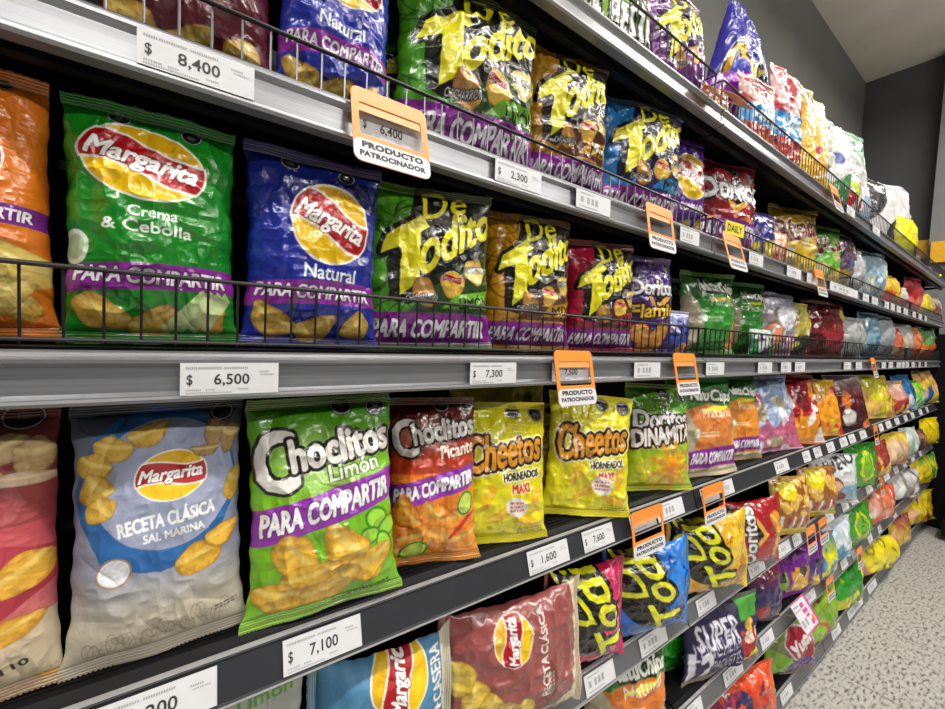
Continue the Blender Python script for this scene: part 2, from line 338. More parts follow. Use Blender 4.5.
def d_recetared(c):
    A=c.A; c.vgrad(0,A*.40,'6e2c2c','a2484a'); c.vgrad(A*.40,A*.72,'c25058','cc7070'); c.vgrad(A*.72,A,'d2c0a4','cbbb9c')
    c.poly([(0,A*.62),(.6,A*.44),(1,A*.50),(1,A*.62),(.55,A*.72),(0,A*.75)],'b03a48'); c.seal(.75,.10,.16)
    for a in ((.62,.40,.22,.12,-.5,'c8a878','8e6840'),(.86,.46,.14,.17,0,'bfa070','7e5c38'),(.55,.60,.12,.08,.2,'c07a4a','8a4a2a'),(.78,.66,.26,.06,.05,'d8bca0','a88468'),(.3,.55,.2,.1,.3,'caa878','8e6840')): c.chip(*a[:5],col=a[5],edge=a[6])
    for a in ((.80,A*.56,.22,.16,-.5),(.62,A*.745,.32,.11,-.2),(.2,A*.62,.2,.12,.3),(.9,A*.955,.12,.03,.1)): c.chip(*a,col='e9b440',edge='a8681c')
    c.text('CONTENIDO',.45,A*.87,.36,.05,'333',.15) if 0 else None
    c.text('ENIDO',.46,A*.865,.26,.05,'5a5048',.15,bold=.02); c.text('NETO',.48,A*.90,.2,.045,'5a5048',.15,bold=.02); c.text('110',.72,A*.868,.17,.07,'3a3430',.15,bold=.05)
    c.mottle(.07,.02,(c.Y>A*.9).astype(float)); c.mottle(.04,.1)
def d_marside(base,txt,lu=.78,lw=.36,chipcol='e4c248'):
    def f(c):
        A=c.A; base_(c,base); c.ell(.62,.55,.46,.5,base)
        for a in ((.44,.24,.12,.10,.2),(.32,.34,.12,.10,.7),(.24,.46,.12,.1,1.),(.22,.60,.12,.1,.4),(.58,.14,.12,.1,0)): c.chip(*a,col=chipcol,edge='8c6418')
        c.ell(.38,.84,.17,.07,'7a3c34' if base[0]=='9' else '3c6a8c'); c.small(.38,.81,.18,3,.014,'d0b0a0')
        c.poly([(0,0),(.14,0),(.10,A*.5),(.12,A),(0,A)],'d4c6a6'); c.vgrad(A*.90,A,'d8ccb0','e6dcc4'); c.ring(.10,.26,.08,.08,.01,'4a4036')
        mlogo(c,lu,.54,lw,0,.92); c.text(txt,.62,.79,.66,.075,'ece4dc',0,bold=.035); c.mottle(.05,.1)
    return f
def d_natu(low,band=True,sub='Plátano',fruit='e8a24a'):
    def f(c):
        A=c.A; base_(c,'3a9a34'); c.vgrad(0,A*.5,'2c6a22','3a9a34')
        if low: c.poly([(0,A*.34),(.5,A*.26),(1,A*.34),(1,A),(0,A)],low)
        c.ell(.08,A*.62,.16,A*.34,'b8ab8e'); c.ell(.95,A*.80,.16,A*.32,fruit,.3)
        c.text('NatuChips',.60,A*.20,.70,.16,'f4f6e8',-.05,shear=.15,bold=.05,out=(('17300f',.025),)); c.ell(.62,A*.20+.13,.26,.025,'e8d820',-.05)
        c.text(sub,.62,A*.36,.5,.10,'f0f4e0',0,bold=.02); c.ell(.25,A*.55,.05,.05,'e8f0e0'); c.small(.45,A*.55,.3,2,.02,'dfe8d0')
        if band: band_text(c,A*.80,.22,-.05,.03,col='8a2096',cx=.55,tw=.7)
        if band: c.vgrad(A*.9,A,'d8cdb0','cfc09c')
        c.mottle(.05,.12)
    return f
def d_dor(base,hi,word=None,wc='ffffff',band=None,chipc='e8782a'):
    def f(c):
        A=c.A; base_(c,base); c.ell(.5,A*.4,.5,A*.3,hi,.4,.8,soft=.9); c.seal(.55,.10,.09);c.seal(.85,.16,.09)
        c.poly([(0,A*.2),(.5,A*.36),(1,A*.16),(1,A*.24),(.5,A*.46),(0,A*.28)],hi,.6)
        c.poly([(.32,A*.42),(.52,A*.60),(.88,A*.38),(.80,A*.36),(.52,A*.52),(.40,A*.42)],'e8b040'); c.poly([(.40,A*.38),(.52,A*.52),(.78,A*.36)],'180c0c')
        c.text('Doritos',.5,A*.33,.86,.22,'f2f0ee',.03,bold=.05,out=(('1a1010',.022),))
        if word: c.text(word,.5,A*.56,.9,.18,wc,.08,shear=.1,bold=.05,out=(('20100c',.03),))
        for a in ((.3,A*.8,.2,.13,.5),(.65,A*.78,.2,.15,-.5),(.5,A*.9,.24,.12,.1)): c.chip(*a,col='f0a030',edge=chipc)
        if band: band_text(c,A*.76,.2,0,.03,col=band,txt=PC)
        c.mottle(.05,.1)
    return f
def d_dinamita(c):
    d_dor('4f8f1c','8cc02a',None)(c); A=c.A; c.vgrad(A*.55,A,'b8cc1c','d8d820',.8)
    c.text('DINAMITA',.5,A*.48,.92,.20,'f8f4ec',.10,shear=.1,bold=.05,out=(('3a1010',.03),)); c.ell(.6,A*.76,.3,.28,'f2d020',0,.9,soft=.6); c.ell(.62,A*.78,.16,.15,'e87a18',0,.9,soft=.6)
    for k in range(9):
        t=k*.7; c.ell(.6+.2*math.cos(t),A*.77+.2*math.sin(t),.14,.035,'e9a01c',t)
def d_riz(base,dark,low,word='Rizadas'):
    def f(c):
        A=c.A; base_(c,base); c.vgrad(0,A*.3,dark,base); c.vgrad(A*.55,A,low,base)
        c.text(word,.52,A*.32,.86,.26,'6a1620',.16,bold=.05,out=(('f0e0b0',.012),),grow=-.3); c.ell(.6,A*.52,.24,.12,'f2e8b0',.1,.8,soft=.5); c.small(.6,A*.5,.3,2,.03,'a05030')
        c.chip(.2,A*.72,.2,.14,.2,'f0e2b0','c8a850'); c.chip(.7,A*.8,.24,.15,-.3,'f2cc38','c8901c'); c.mottle(.06,.1)
    return f
def d_lonchera(c):
    A=c.A; c.vgrad(0,A,'2a2347','352c56'); c.poly([(.66,.0),(1,0),(1,A*.32),(.66,A*.30)],'4a9a38'); c.poly([(.66,A*.30),(1,A*.32),(1,A*.46),(.66,A*.46)],'28305e'); c.poly([(.68,A*.46),(1,A*.44),(1,A*.86),(.66,A*.84)],'b62226'); c.poly([(.64,A*.84),(1,A*.82),(1,A*.97),(.6,A*.97)],'f0d820')
    c.text('SUPER',.36,A*.36,.52,.20,'e8e6ee',.06,bold=.02); c.text('LONCHERA',.36,A*.52,.58,.15,'d8d4e4',.06,bold=.0); c.band(A*.615,A*.62,'c8c4d4',-.06,0,.05,.64)
    c.text('12',.16,A*.78,.24,.28,'e8e6ee',.02,bold=.06); c.text('PAQUETES',.46,A*.77,.34,.13,'d8d4e4',.06,bold=.01)
    c.chip(.8,A*.38,.06,.06); c.ell(.78,A*.54,.06,.06,'f0d8c0'); c.ell(.92,A*.52,.04,.05,'e8e0e0'); c.mottle(.05,.1)
def d_yupi(c):
    A=c.A; c.vgrad(0,A,'86b81e','5a2a78'); c.ell(.6,A*.42,.34,A*.30,'e6d8dc',.4); c.ell(.6,A*.42,.31,A*.27,'a4182c',.4); c.text('Yupi',.6,A*.44,.40,.24,'f4eef0',.5,bold=.05)
    c.poly([(0,A*.4),(.4,A*.62),(.35,A*.9),(0,A)],'7cb41c'); c.ell(.6,A*.85,.3,.15,'552a80'); c.mottle(.08,.1)
def d_popcorn(c):
    A=c.A; c.vgrad(0,A,'8a4a1c','b8782a')
    for k in range(26): c.chip(c.rng.random(),c.rng.random()*A*.62,.10,.08,c.rng.random()*3,'eec060','b8741c')
    for k in range(7): c.poly([(.1+k*.125,A*.62),(.16+k*.125,A*.62),(.2+k*.1,A*.95),(.15+k*.1,A*.95)],'f2ece4' if k%2==0 else 'a8283c')
    c.band(A*.84,A,'e8d820'); c.ell(.3,A*.22,.2,.16,'f0dc18')
def d_white(c):
    A=c.A; c.vgrad(0,A,'dfe3e4','c8ccd0'); c.text('NUEVO',.5,A*.18,.8,.16,'3a3a3c',.25,shear=.2,bold=.04); c.poly([(.5,A*.62),(1,A*.55),(1,A*.86),(.5,A*.9)],'86b8d4')
    c.ell(.35,A*.6,.16,.14,'7a4a34'); c.ell(.37,A*.62,.11,.1,'e0b090'); c.ell(.36,A*.82,.26,.1,'8e2430'); c.mottle(.04,.1)
def d_bigwhite(c):
    A=c.A; c.vgrad(0,A,'d8d6d6','e6e2e2'); c.ell(.12,.2,.14,.3,'2e2c2c',.5); c.ell(.5,A*.72,.24,.2,'262324'); c.ell(.46,A*.68,.1,.04,'b8b0b0',.4); c.ell(.55,A*.8,.09,.03,'a8a0a0',-.3); c.band(0,A,'c03a8c',0,0,.94,1.); c.mottle(.04,.2)
def d_fiesta(c):
    A=c.A; c.vgrad(0,A*.5,'101c12','1c3a18'); c.vgrad(A*.50,A*.84,'7fae1e','a8cc2c'); c.vgrad(A*.84,A,'8e1a24','b03038')
    c.text('LA FIESTA',.52,A*.66,.86,.22,'f2f6ea',0,bold=.05,out=(('142a10',.022),)); c.text('PARA',.3,A*.45,.4,.14,'f2f6ea',.0,bold=.05); c.mottle(.08,.1)
def d_miniband(base,band,word='MINI',low='b8682c'):
    def f(c):
        A=c.A; base_(c,base); c.vgrad(A*.6,A,base,low); c.poly([(0,A*.1),(.5,A*.3),(1,A*.05),(1,A*.2),(.5,A*.5),(0,A*.25)],'e8e0dc',.7)
        c.band(A*.42,A*.64,band,.06); c.text(word,.5,A*.53,.6,.16,'f2f6fa',-.06,shear=.15,bold=.05)
        for k in range(4): c.chip(.2+.2*k,A*.85,.13,.1,k,'d88430','9a4a1a')
        c.mottle(.08,.08)
    return f
def d_gen(base,cols,word=None,wc='f4f4f0',oc='301818',dense=10,clear=False):
    def f(c):
        A=c.A; base_(c,base); r=c.rng; c.vgrad(0,A*.4,cols[0],base)
        c.poly([(0,A*(.5+.2*r.random())),(1,A*(.45+.2*r.random())),(1,A),(0,A)],cols[1%len(cols)],.9)
        for k in range(dense):
            cc=cols[int(r.integers(len(cols)))]; c.ell(r.random(),A*(.25+.7*r.random()),.06+.16*r.random(),.05+.13*r.random(),cc,r.random()*3)
        for k in range(dense): 
            x,y=r.random(),A*r.random(); c.ell(x,y,.012+.03*r.random(),.03+.08*r.random(),'f4f2ee' if clear else cols[int(r.integers(len(cols)))],r.random()*3,.8)
        if word: c.text(word,.5,A*.3,.8,.22,wc,.1,bold=.05,out=((oc,.03),))
        c.mottle(.12,.06)
    return f
def d_snackpurple(c):
    A=c.A; c.vgrad(0,A,'6a1a84','8a2a9a')
    for i,(x,col) in enumerate(((.14,'7aae24'),(.46,'e0a824'),(.76,'4a3476'))):
        c.poly([(x-.13,A*.45),(x+.15,A*.42),(x+.15,A*.9),(x-.13,A*.92)],col); c.ell(x+.06,A*.52,.05,.05,'241c34'); c.ring(x,A*.64,.06,.05,.015,'f0ead0'); c.chip(x,A*.8,.09,.06,.3)
    c.mottle(.08,.08)
def d_yellowsmile(c):
    A=c.A; c.vgrad(0,A,'d8a890','c87a70')
    for k in range(9):
        x,y=c.rng.random(),A*c.rng.random(); c.ell(x,y,.2,.16,'f0dc1c',.2); c.ring(x,y+.02,.09,.05,.02,'7a6a10')
    c.mottle(.1,.06)
def d_green(word='Yogu'):
    def f(c):
        A=c.A; c.vgrad(0,A,'2e8a1e','5ab030'); c.ell(.5,A*.5,.22,A*.33,'e8e020',.15); c.ell(.5,A*.5,.16,A*.27,'7ac030',.15); c.text(word,.5,A*.5,.5,.16,'2a6a18',1.4,bold=.04); c.mottle(.06,.1)
    return f
def d_toxi(base,c2,c3,ink='e6e61a'):                           # sideways-shelved mix bag, big letters
    def f(c):
        A=c.A; r=c.rng; c.vgrad(0,A,base,base); c.vgrad(A*.5,A,base,c2); c.ell(.66,A*.30,.50,A*.24,'17130f',-.35)
        for k in range(12): c.ring(r.random(),A*(.55+.4*r.random()),.10+.08*r.random(),.05+.05*r.random(),.012,c3)
        c.ell(.6,A*.7,.24,.12,c2,.4); c.ell(.3,A*.8,.2,.08,c3,.2)
        c.text('De',.80,.20,.56,.30,ink,0,bold=.02,out=(('15110c',.04),),rise=.4); c.text('Todito',.80,.46,1.36,.40,ink,0,shear=.05,bold=.03,out=(('15110c',.045),),rise=.5); c.mottle(.06,.08)
    return f

def d_limon(c):
    A=c.A; base_(c,'a4a89c'); c.vgrad(A*.5,A,'a4a89c','7cb428'); c.text('Limón',.60,A*.085,.56,.11,'5f9a2a',.12,bold=.03); c.mottle(.05,.1)
# ------------------------------------------------------------------ bag geometry
def ridged(H,W,cell,rng):
    n=smooth_noise(H,W,cell,rng); return 1-np.abs(n*2-1)
def bag_arrays(design,w,h,nx,seed,T,taper,crk,flat,tpow=2.2):
    ny=max(10,int(nx*h/w)); rng=np.random.default_rng(seed+77)
    cv=Cv(nx*2,ny/nx,'808080',seed); cv.A=ny/nx; design(cv); im=cv.im[:ny*2]
    if im.shape[0]<ny*2: im=np.concatenate([im,np.repeat(im[-1:],ny*2-im.shape[0],0)],0)
    im=im.reshape(ny,2,nx,2,3).mean((1,3)); im=np.clip(im,0,1)[::-1]            # row 0 = bottom
    sl=min(.07,.013/h)
    u=np.linspace(-1,1,nx)[None,:]; v=np.linspace(0,1,ny)[:,None]
    vv=np.clip((v-sl)/(1-2*sl),0,1); g=np.sin(np.pi*vv)**.55*(1+.22*(.5-vv))
    lobes=1+.06*np.sin(u*5+seed)*np.sin(vv*6+seed*1.7)
    prof=(np.clip(1-np.abs(u)**2.6,0,1)**.62)*g*lobes
    m=prof.clip(0,1)
    hw=w/2*(1-.085*g)*(1-taper*vv**tpow)*(1+.05*np.clip(1-v/.1,0,1)**1.5)*(1+.012*np.sin(v*23+seed)+.008*np.sin(v*61+seed*2))
    X=hw*u; Z=h*v+0*u; Yf=-T*prof
    xx=X; zz=Z; d=np.zeros_like(X)
    edge=(1-np.abs(u)**6)*np.clip((v-sl)*30,0,1)*np.clip((1-sl-v)*30,0,1)
    N=int(46*crk)
    for i in range(N):
        k=rng.random()
        if k<.30: x0,z0,a,L=rng.uniform(-.46,.46)*w,h*(1-sl),-math.pi/2+rng.normal()*.35,rng.uniform(.15,.45)*h
        elif k<.60: x0,z0,a,L=rng.uniform(-.46,.46)*w,h*sl,math.pi/2+rng.normal()*.35,rng.uniform(.12,.38)*h
        elif k<.80: sgn=rng.choice([-1,1]); x0,z0,a,L=sgn*.46*w,rng.uniform(.1,.9)*h,(math.pi if sgn>0 else 0)+rng.normal()*.5,rng.uniform(.15,.4)*w
        else: x0,z0,a,L=rng.uniform(-.4,.4)*w,rng.uniform(.1,.9)*h,rng.uniform(0,math.pi),rng.uniform(.15,.5)*w
        ca,sa=math.cos(a),math.sin(a); t=(xx-x0)*ca+(zz-z0)*sa; n=-(xx-x0)*sa+(zz-z0)*ca
        n=n+.12*L*np.sin(t/L*3+i)
        wd=rng.uniform(.014,.04)*w*(1+.8*np.clip(t/L,0,1)); amp=rng.uniform(.5,1.8)*.017*w*rng.choice([-1,1])
        d+=amp*np.exp(-np.abs(n)/wd)*np.clip(t/L*8,0,1)*np.clip(1-t/L,0,1)
    d+=(ridged(ny,nx,nx*.16,rng)-.6)*.034*w*crk+(ridged(ny,nx,nx*.07,rng)-.6)*.011*w*crk
    Yf=Yf-d*edge*np.clip(m*1.6+.15,0,1)
    ruf=.010*w*np.sin(u*7+seed)*(1-g)**2+.02*w*np.sin(u*3+seed*2)*(np.clip(1-v/.12,0,1)**2+np.clip((v-.88)/.12,0,1)**2)
    Yf=Yf+ruf
    seal=((v<sl)|(v>1-sl)); Yf=Yf+np.where(seal,.0009*np.sign(np.sin(Z*2*math.pi/.003)),0)
    Z=Z+np.where((v<=0)|(v>=1),.0005*np.sign(np.sin(X*2*math.pi/.004)),0)
    # back
    Bs=max(1,nx//40); iu=np.unique(np.r_[np.arange(0,nx,Bs),nx-1]); iv=np.unique(np.r_[np.arange(0,ny,Bs),ny-1])
    pb=(np.clip(1-np.abs(u)**2.6,0,1)**.62)*g
    Yb=T*(.35 if flat else .55)*pb+ruf
    return im,X,Z,Yf,iu,iv,Yb,sl,ny
def grid_mesh(name,X,Y,Z,col,flip=False,extra=None):
    def one(X,Y,Z,flip,off):
        ny,nx=X.shape; idx=np.arange(ny*nx).reshape(ny,nx)+off
        a,b,c,d=idx[:-1,:-1],idx[:-1,1:],idx[1:,1:],idx[1:,:-1]
        q=np.stack([a,b,c,d],-1) if not flip else np.stack([a,d,c,b],-1)
        return np.stack([X,Y,Z],-1).reshape(-1,3),q.reshape(-1,4)
    co,q=one(X,Y,Z,flip,0); cl=col.reshape(-1,3)
    if extra is not None:
        co2,q2=one(*extra[:3],True,len(co)); co=np.concatenate([co,co2]); q=np.concatenate([q,q2]); cl=np.concatenate([cl,extra[3].reshape(-1,3)])
    me=bpy.data.meshes.new(name); me.vertices.add(len(co)); me.vertices.foreach_set('co',co.astype(np.float32).ravel())
    me.loops.add(q.size); me.loops.foreach_set('vertex_index',q.astype(np.int32).ravel())
    me.polygons.add(len(q)); me.polygons.foreach_set('loop_start',np.arange(0,q.size,4,dtype=np.int32))
    me.polygons.foreach_set('use_smooth',np.ones(len(q),bool)); me.update(calc_edges=True)
    at=me.color_attributes.new('print','FLOAT_COLOR','POINT'); cl=np.clip(cl,0,1); L=.86*np.where(cl<=.04045,cl/12.92,((cl+.055)/1.055)**2.4)
    at.data.foreach_set('color',np.concatenate([L,np.ones((len(L),1))],1).astype(np.float32).ravel())
    me.validate(); return me
def make_bag(design,w,h,nx,seed=1,T=.035,taper=0,crk=1.,matte=False,split=True,flat=False,tpow=2.2):
    im,X,Z,Yf,iu,iv,Yb,sl,ny=bag_arrays(design,w,h,nx,seed,T,taper,crk,flat,tpow)
    mt=[MM if matte else MG]
    ns=max(1,int(round(sl*(ny-1)))) if split else 0
    bx,bz,by=X[np.ix_(iv,iu)],Z[np.ix_(iv,iu)],Yb[np.ix_(iv,iu)]; bc=np.repeat(np.repeat(im.mean((0,1))[None,None],len(iv),0),len(iu),1)*.85+.15*im[np.ix_(iv,iu)][:,::-1]
    r=slice(ns,ny-ns)
    me=grid_mesh('chip_bag',X[r],Yf[r],Z[r],im[r],extra=(bx,by,bz,bc)); o=link('chip_bag',me,mt)
    if split:
        for rr,nm in ((slice(0,ns+1),'bottom_seal'),(slice(ny-ns-1,ny),'top_seal')):
            X2,Z2,Y2=X[rr],Z[rr],Yf[rr]; m2=grid_mesh(nm,X2,Y2,Z2,im[rr],extra=(X2,Y2+.0008,Z2,im[rr])); link(nm,m2,mt,o)
    return o
def clone(o):
    n=o.copy(); C.objects.link(n)
    for ch in list(o.children):
        c=ch.copy(); C.objects.link(c); c.parent=n
    return n
ZS=dict(A=2.047,B=1.727,C=1.412,D=1.062,E=.737,F=.427,G=.092)
ZU=dict(A=2.5,B=2.005,C=1.672,D=1.352,E=.992,F=.667,G=.357)        # underside of the shelf above
nbag=0
def bag(row,design,xl,xr,yt,Y=.075,yaw=-8,T=None,side=False,lean=None,roll=0,z0=None,h=None,label='',group=None,res=None,name='chip_bag',seed=None,**kw):
    global nbag; nbag+=1
    if row in 'BC' and xl>630: Y+=.03
    if xr-xl>40 and not side:
        roll+=random.Random(nbag*7).uniform(-2.2,2.2); kw.setdefault('taper',random.Random(nbag*3).uniform(.0,.07))
    Y-=dict(A=.0,B=.025,C=.025,D=.05,E=.072,F=.066,G=.06)[row]
    if lean is None: lean=dict(A=-3,B=-1,C=-1,D=-9,E=-5,F=-5,G=-5)[row]
    if row=='D' and xl>735: lean=-15
    if side: lean=min(lean,-4)
    zs=ZS[row] if z0 is None else z0; tl_=math.tan(math.radians(-lean)); psi=math.radians(yaw); cz,sz=math.cos(psi),math.sin(psi)
    hh=.2; Xc=1.;ext=.2
    for it in range(40):
        zm=zs+hh*.5; Ym=Y+hh*.5*tl_
        # Newton-like update in s-space
        L=aty(xl,proj(Xc,Ym,zm)[1],Ym-ext/2*sz)[0]; R=aty(xr,proj(Xc,Ym,zm)[1],Ym+ext/2*sz)[0]
        R=min(R,5.085); L=min(L,5.04)
        Xc=.5*Xc+.5*(L+R)/2; ext=max(.03,.5*ext+.5*(R-L)/cz)
        if h is None:
            yy=Y+hh*tl_; px=proj(Xc,yy,zs+hh)[0]; hh=.5*hh+.5*(aty(px,yt,yy)[2]-zs)
        else: hh=h
    hh=max(.05,min(hh,ZU[row]-zs-.004 if row!='A' else .5))
    pxw=xr-xl; nx=res or int(max(22,min(270,pxw*1.5)))
    w,hg=(ext,hh) if not side else (hh,ext)
    if side: nx=int(max(22,min(270,nx*hh/ext)))
    if T is None: T=min(.045,.24*min(w,hg))
    split=pxw>=45
    o=make_bag(design,w,hg,nx,seed or nbag,T,split=split,**kw)
    Rm=mathutils.Matrix.Rotation(psi,4,'Z')@mathutils.Matrix.Rotation(math.radians(lean),4,'X')@mathutils.Matrix.Rotation(math.radians(-90 if side else roll),4,'Y')
    loc=mathutils.Vector((Xc,Y,zs+.003))
    if side: loc=mathutils.Vector((Xc+ext/2*cz,Y+ext/2*sz,zs+w/2*.93))
    o.matrix_world=mathutils.Matrix.Translation(loc)@Rm
    o.name=name; tag(o,label,'bag of chips' if name=='chip_bag' else 'snack bag',group)
    if pxw>30: print('BAG',row,label[:34],'X%.2f w%.3f h%.3f T%.3f nx%d'%(Xc,w,hg,T,nx))
    return o
# ---- row A (top)
bag('A',d_fiesta,555,652,0,Y=.085,h=.27,label='green and dark chip bag reading LA FIESTA on the top shelf')
bag('A',d_todito('6a2a7c','4a1a5a','7a3a8c','a85ab8',words=('De','Todito'),band=False),641,704,0,h=.295,yaw=-12,crk=1.4,label='purple mixed-snack bag with yellow lettering beside the LA FIESTA bag')
bag('A',d_cheetblue,693,778,0,Y=.13,z0=2.16,h=.44,yaw=-20,taper=.80,tpow=1.25,T=.05,crk=1.,label='tall blue pointed cheese-snack bag rising highest above the top shelf')
bag('A',d_miniband('8a3a1c','b0651c','','7a4a1c'),700,728,88,Y=.05,T=.02,label='small brown snack bag in front of the tall blue pointed bag')
bag('A',d_miniband('9a2418','1f86c8'),736,774,80,Y=.06,T=.03,label='red tortilla chip bag with blue MINI band, left of the two alike')
bag('A',d_miniband('b8242c','2a86c8'),768,800,72,Y=.08,T=.03,crk=1.5,label='red and white tortilla chip bag with blue MINI band beside plain yellow bags')
bag('A',d_gen('e8b41c',['c08a10','e8b41c','f0c428'],dense=4),795,812,88,label='plain golden yellow bag beside the red tortilla chip bags on top shelf')
bag('A',d_gen('eac040',['f0e8e0','d8a020','c83040'],dense=7),808,824,102,Y=.07,label='yellow bag with white and red print on the top shelf')
bag('A',d_gen('c8c8b8',['f0f0e8','b8b040','303038','e8e4f0'],dense=12,clear=True),818,838,122,label='white and yellow speckled bag with black marks on top shelf')
bag('A',d_gen('e4e4e6',['f0f0f0','3a8a4a','5060b0','e8e8e8'],dense=8,clear=True),828,846,128,Y=.05,label='white bag with blue and dark circles on the top shelf')
bag('A',d_gen('d0d4d0',['3c9a4c','e8e8e8','c8ccc8'],dense=2),838,862,134,Y=.09,label='grey-white bag with green top near the white printed sack')
bag('A',d_gen('d8b8c0',['d83048','f0e0e8','b8d838'],dense=8),836,856,168,Y=.05,label='pink and red bag under the green topped one')
bag('A',d_gen('c4ccd4',['e0e4e8','9ab0c8','d8dce0'],dense=5,clear=True),852,869,184,Y=.05,T=.025,label='pale silver bag left of the large white sack')
bag('A',d_bigwhite,862,908,178,Y=.13,T=.07,crk=.5,yaw=-12,label='large white rounded sack with black print and pink edge on top shelf',name='snack_sack')
bag('A',d_gen('e8e020',['e8e020','d8d418','5a6a18'],dense=3),893,914,216,Y=.06,label='bright yellow bag with green swirl right of the white sack')
bag('A',d_gen('e0b8a0',['e8c8b0','d09080'],dense=4),906,920,254,Y=.05,label='peach coloured bag near the far end of the top shelf')
bag('A',d_gen('c8485a',['e8d8e0','b83848','e0c0c8','b83848'],dense=12,clear=True),910,932,268,Y=.045,label='red and white striped bag near the far end of top shelf')
bag('A',d_gen('f0ee28',['f0ee28','e0e020'],dense=2),928,941,275,Y=.03,label='last bright yellow bag at the far end of the top shelf')
# ---- row B
bag('B',d_marg('5e1c24','',band=None,lx=.4,top='4a141c'),92,276,0,Y=.10,h=.26,T=.045,label='dark maroon chip bag with potato slices on second shelf, nearest the camera')
bag('B',d_marg('2030a0','Natural',ly=.36,sy=.62,band='8f2b9c'),272,390,0,Y=.08,h=.262,yaw=-6,label='blue potato chip bag reading Natural on the second shelf')
bag('B',d_todito('4f9c1e','141c0c','26481a','2f6a14','LIMÓN'),388,537,0,Y=.08,h=.272,yaw=-10,crk=1.2,label='green mixed-snack bag on the second shelf with yellow lettering, front one')
bag('B',d_todito('3c7a1a','141c0c','26481a','2f6a14','LIMÓN'),366,470,0,Y=.19,h=.262,yaw=0,T=.03,label='green mixed-snack bag half hidden behind the front green one, second shelf')
bag('B',d_todito('b8841c','281a10','5e3418','8a5a14','MIX'),516,607,50,Y=.08,yaw=-14,crk=1.2,label='yellow and brown mixed-snack bag between green and blue ones, second shelf')
bag('B',d_todito('2a80c0','12183c','1e2458','2868a8','MIX',words=('De','Todito')),592,680,64,Y=.085,yaw=-16,label='bright blue mixed-snack bag with yellow lettering on the second shelf')
bag('B',d_marg('4a2282','Flamin Hot',band='6a2a94',lx=.58,ly=.42,sy=.68,lw=.66,k=.95),648,704,112,Y=.08,yaw=-14,label='purple potato chip bag with round logo left of the red tortilla bag')
bag('B',d_dor('7e1820','c42a30',None,band='8a2a9a'),686,756,132,Y=.075,yaw=-16,label='dark red tortilla chip bag with purple share band on second shelf')
bag('B',d_gen('30247a',['2a2070','e8d830','e8e8f0','3a2c8c'],dense=7),742,774,214,Y=.05,T=.02,label='small navy and yellow snack bag at the foot of the red tortilla bag')
bag('B',d_gen('d8a080',['e8c0a0','b83828','d8a080'],dense=6),764,786,232,Y=.045,T=.02,label='small peach and red snack bag beside the yellow wavy chip bag')
bag('B',d_riz('c89c1c','6a5414','f0c420'),766,816,206,Y=.085,yaw=-14,label='yellow wavy potato chip bag with maroon lettering on second shelf')
bag('B',d_riz('5aa828','2a5a18','7ac83a','Riz'),808,838,212,Y=.085,yaw=-14,label='lime green wavy chip bag right of the yellow one')
bag('B',d_gen('58405a',['4a2a38','a89030','5060a0','6a4a58'],dense=9),831,852,234,Y=.07,label='dim purple and yellow bag right of the lime wavy chip bag')
bag('B',d_gen('b8b8bc',['c8c8cc','a8a8b0'],dense=3),841,860,250,Y=.05,label='plain silver grey bag on the second shelf')
bag('B',d_gen('90b0c0',['a8c8d8','7898b0','c0c8a8'],dense=8,clear=True),856,884,250,Y=.07,label='pale blue see-through bag on the second shelf')
bag('B',d_gen('d8a818',['e8c020','c82820','e0d8b0'],dense=6),878,896,276,Y=.06,label='yellow and red bag beyond the pale blue one, second shelf')
bag('B',d_gen('c8c8c0',['d8d8d0','c83838','e0e0d8'],dense=6),890,905,287,Y=.05,label='white and red bag before the all red one, second shelf')
bag('B',d_gen('b82430',['c83038','e87868','a81820'],dense=6),902,919,278,Y=.07,label='crimson bag near the far end of the second shelf')
bag('B',d_gen('e0c42c',['e8d040','d8b828'],dense=3),912,930,293,Y=.05,label='mustard yellow bag near the far end of second shelf')
bag('B',d_gen('a89080',['d8c8b8','7a4030','e0b850'],dense=9),924,940,297,Y=.05,label='brown and white bag last on the second shelf')
# ---- row C
bag('C',d_marg('d8741c','',band='7a2a8c',lx=.4,bf=.55,extra=orange_extra),-118,60,30,Y=.08,h=.262,T=.042,yaw=3,label='orange chip bag with purple band cut by the left picture edge')
bag('C',d_marg('17861f',['Crema','& Cebolla'],extra=leaf_extra,lx=.45,ly=.26,sy=.49,lw=.74,k=.70,lrot=-.14),60,240,90,Y=.08,h=.262,T=.042,yaw=0,crk=1.25,label='green potato chip bag reading Crema & Cebolla behind the wire basket')
bag('C',d_marg('1c2c98','Natural',lx=.60,ly=.37,sy=.62,lw=.62,k=1.0,lrot=-.3,top='101c5c'),240,378,104,Y=.075,h=.262,yaw=-6,T=.038,label='blue potato chip bag reading Natural behind the third rail basket')
bag('C',d_todito('4f9c1e','141c0c','26481a','2f6a14','LIMÓN'),360,493,160,Y=.075,h=.262,yaw=-12,T=.036,label='green mixed-snack bag with yellow lettering behind the third rail basket')
bag('C',d_todito('c8901c','281a10','5e3418','8a5a14','MIX'),480,570,188,Y=.075,h=.258,yaw=-14,label='yellow and brown mixed-snack bag behind the third rail basket')
bag('C',d_todito('b01c3c','1c1010','4a1e18','7a1428','MIX'),562,634,226,Y=.08,h=.245,yaw=-16,label='crimson mixed-snack bag with yellow lettering in the third row')
bag('C',d_dor('3a1c6a','6a3c9a','Flamin','f0c020'),618,670,258,Y=.075,yaw=-14,label='purple tortilla chip bag with orange flames in the third row')
bag('C',d_gen('303a90',['d8d8e8','404ca0','e8a060','303888'],dense=7),660,688,312,Y=.05,T=.02,label='small blue and white snack bag beside the purple tortilla bag')
bag('C',d_natu(None,False),656,694,280,Y=.19,T=.03,yaw=0,label='green plantain chip bag hidden deep in the third row shade')
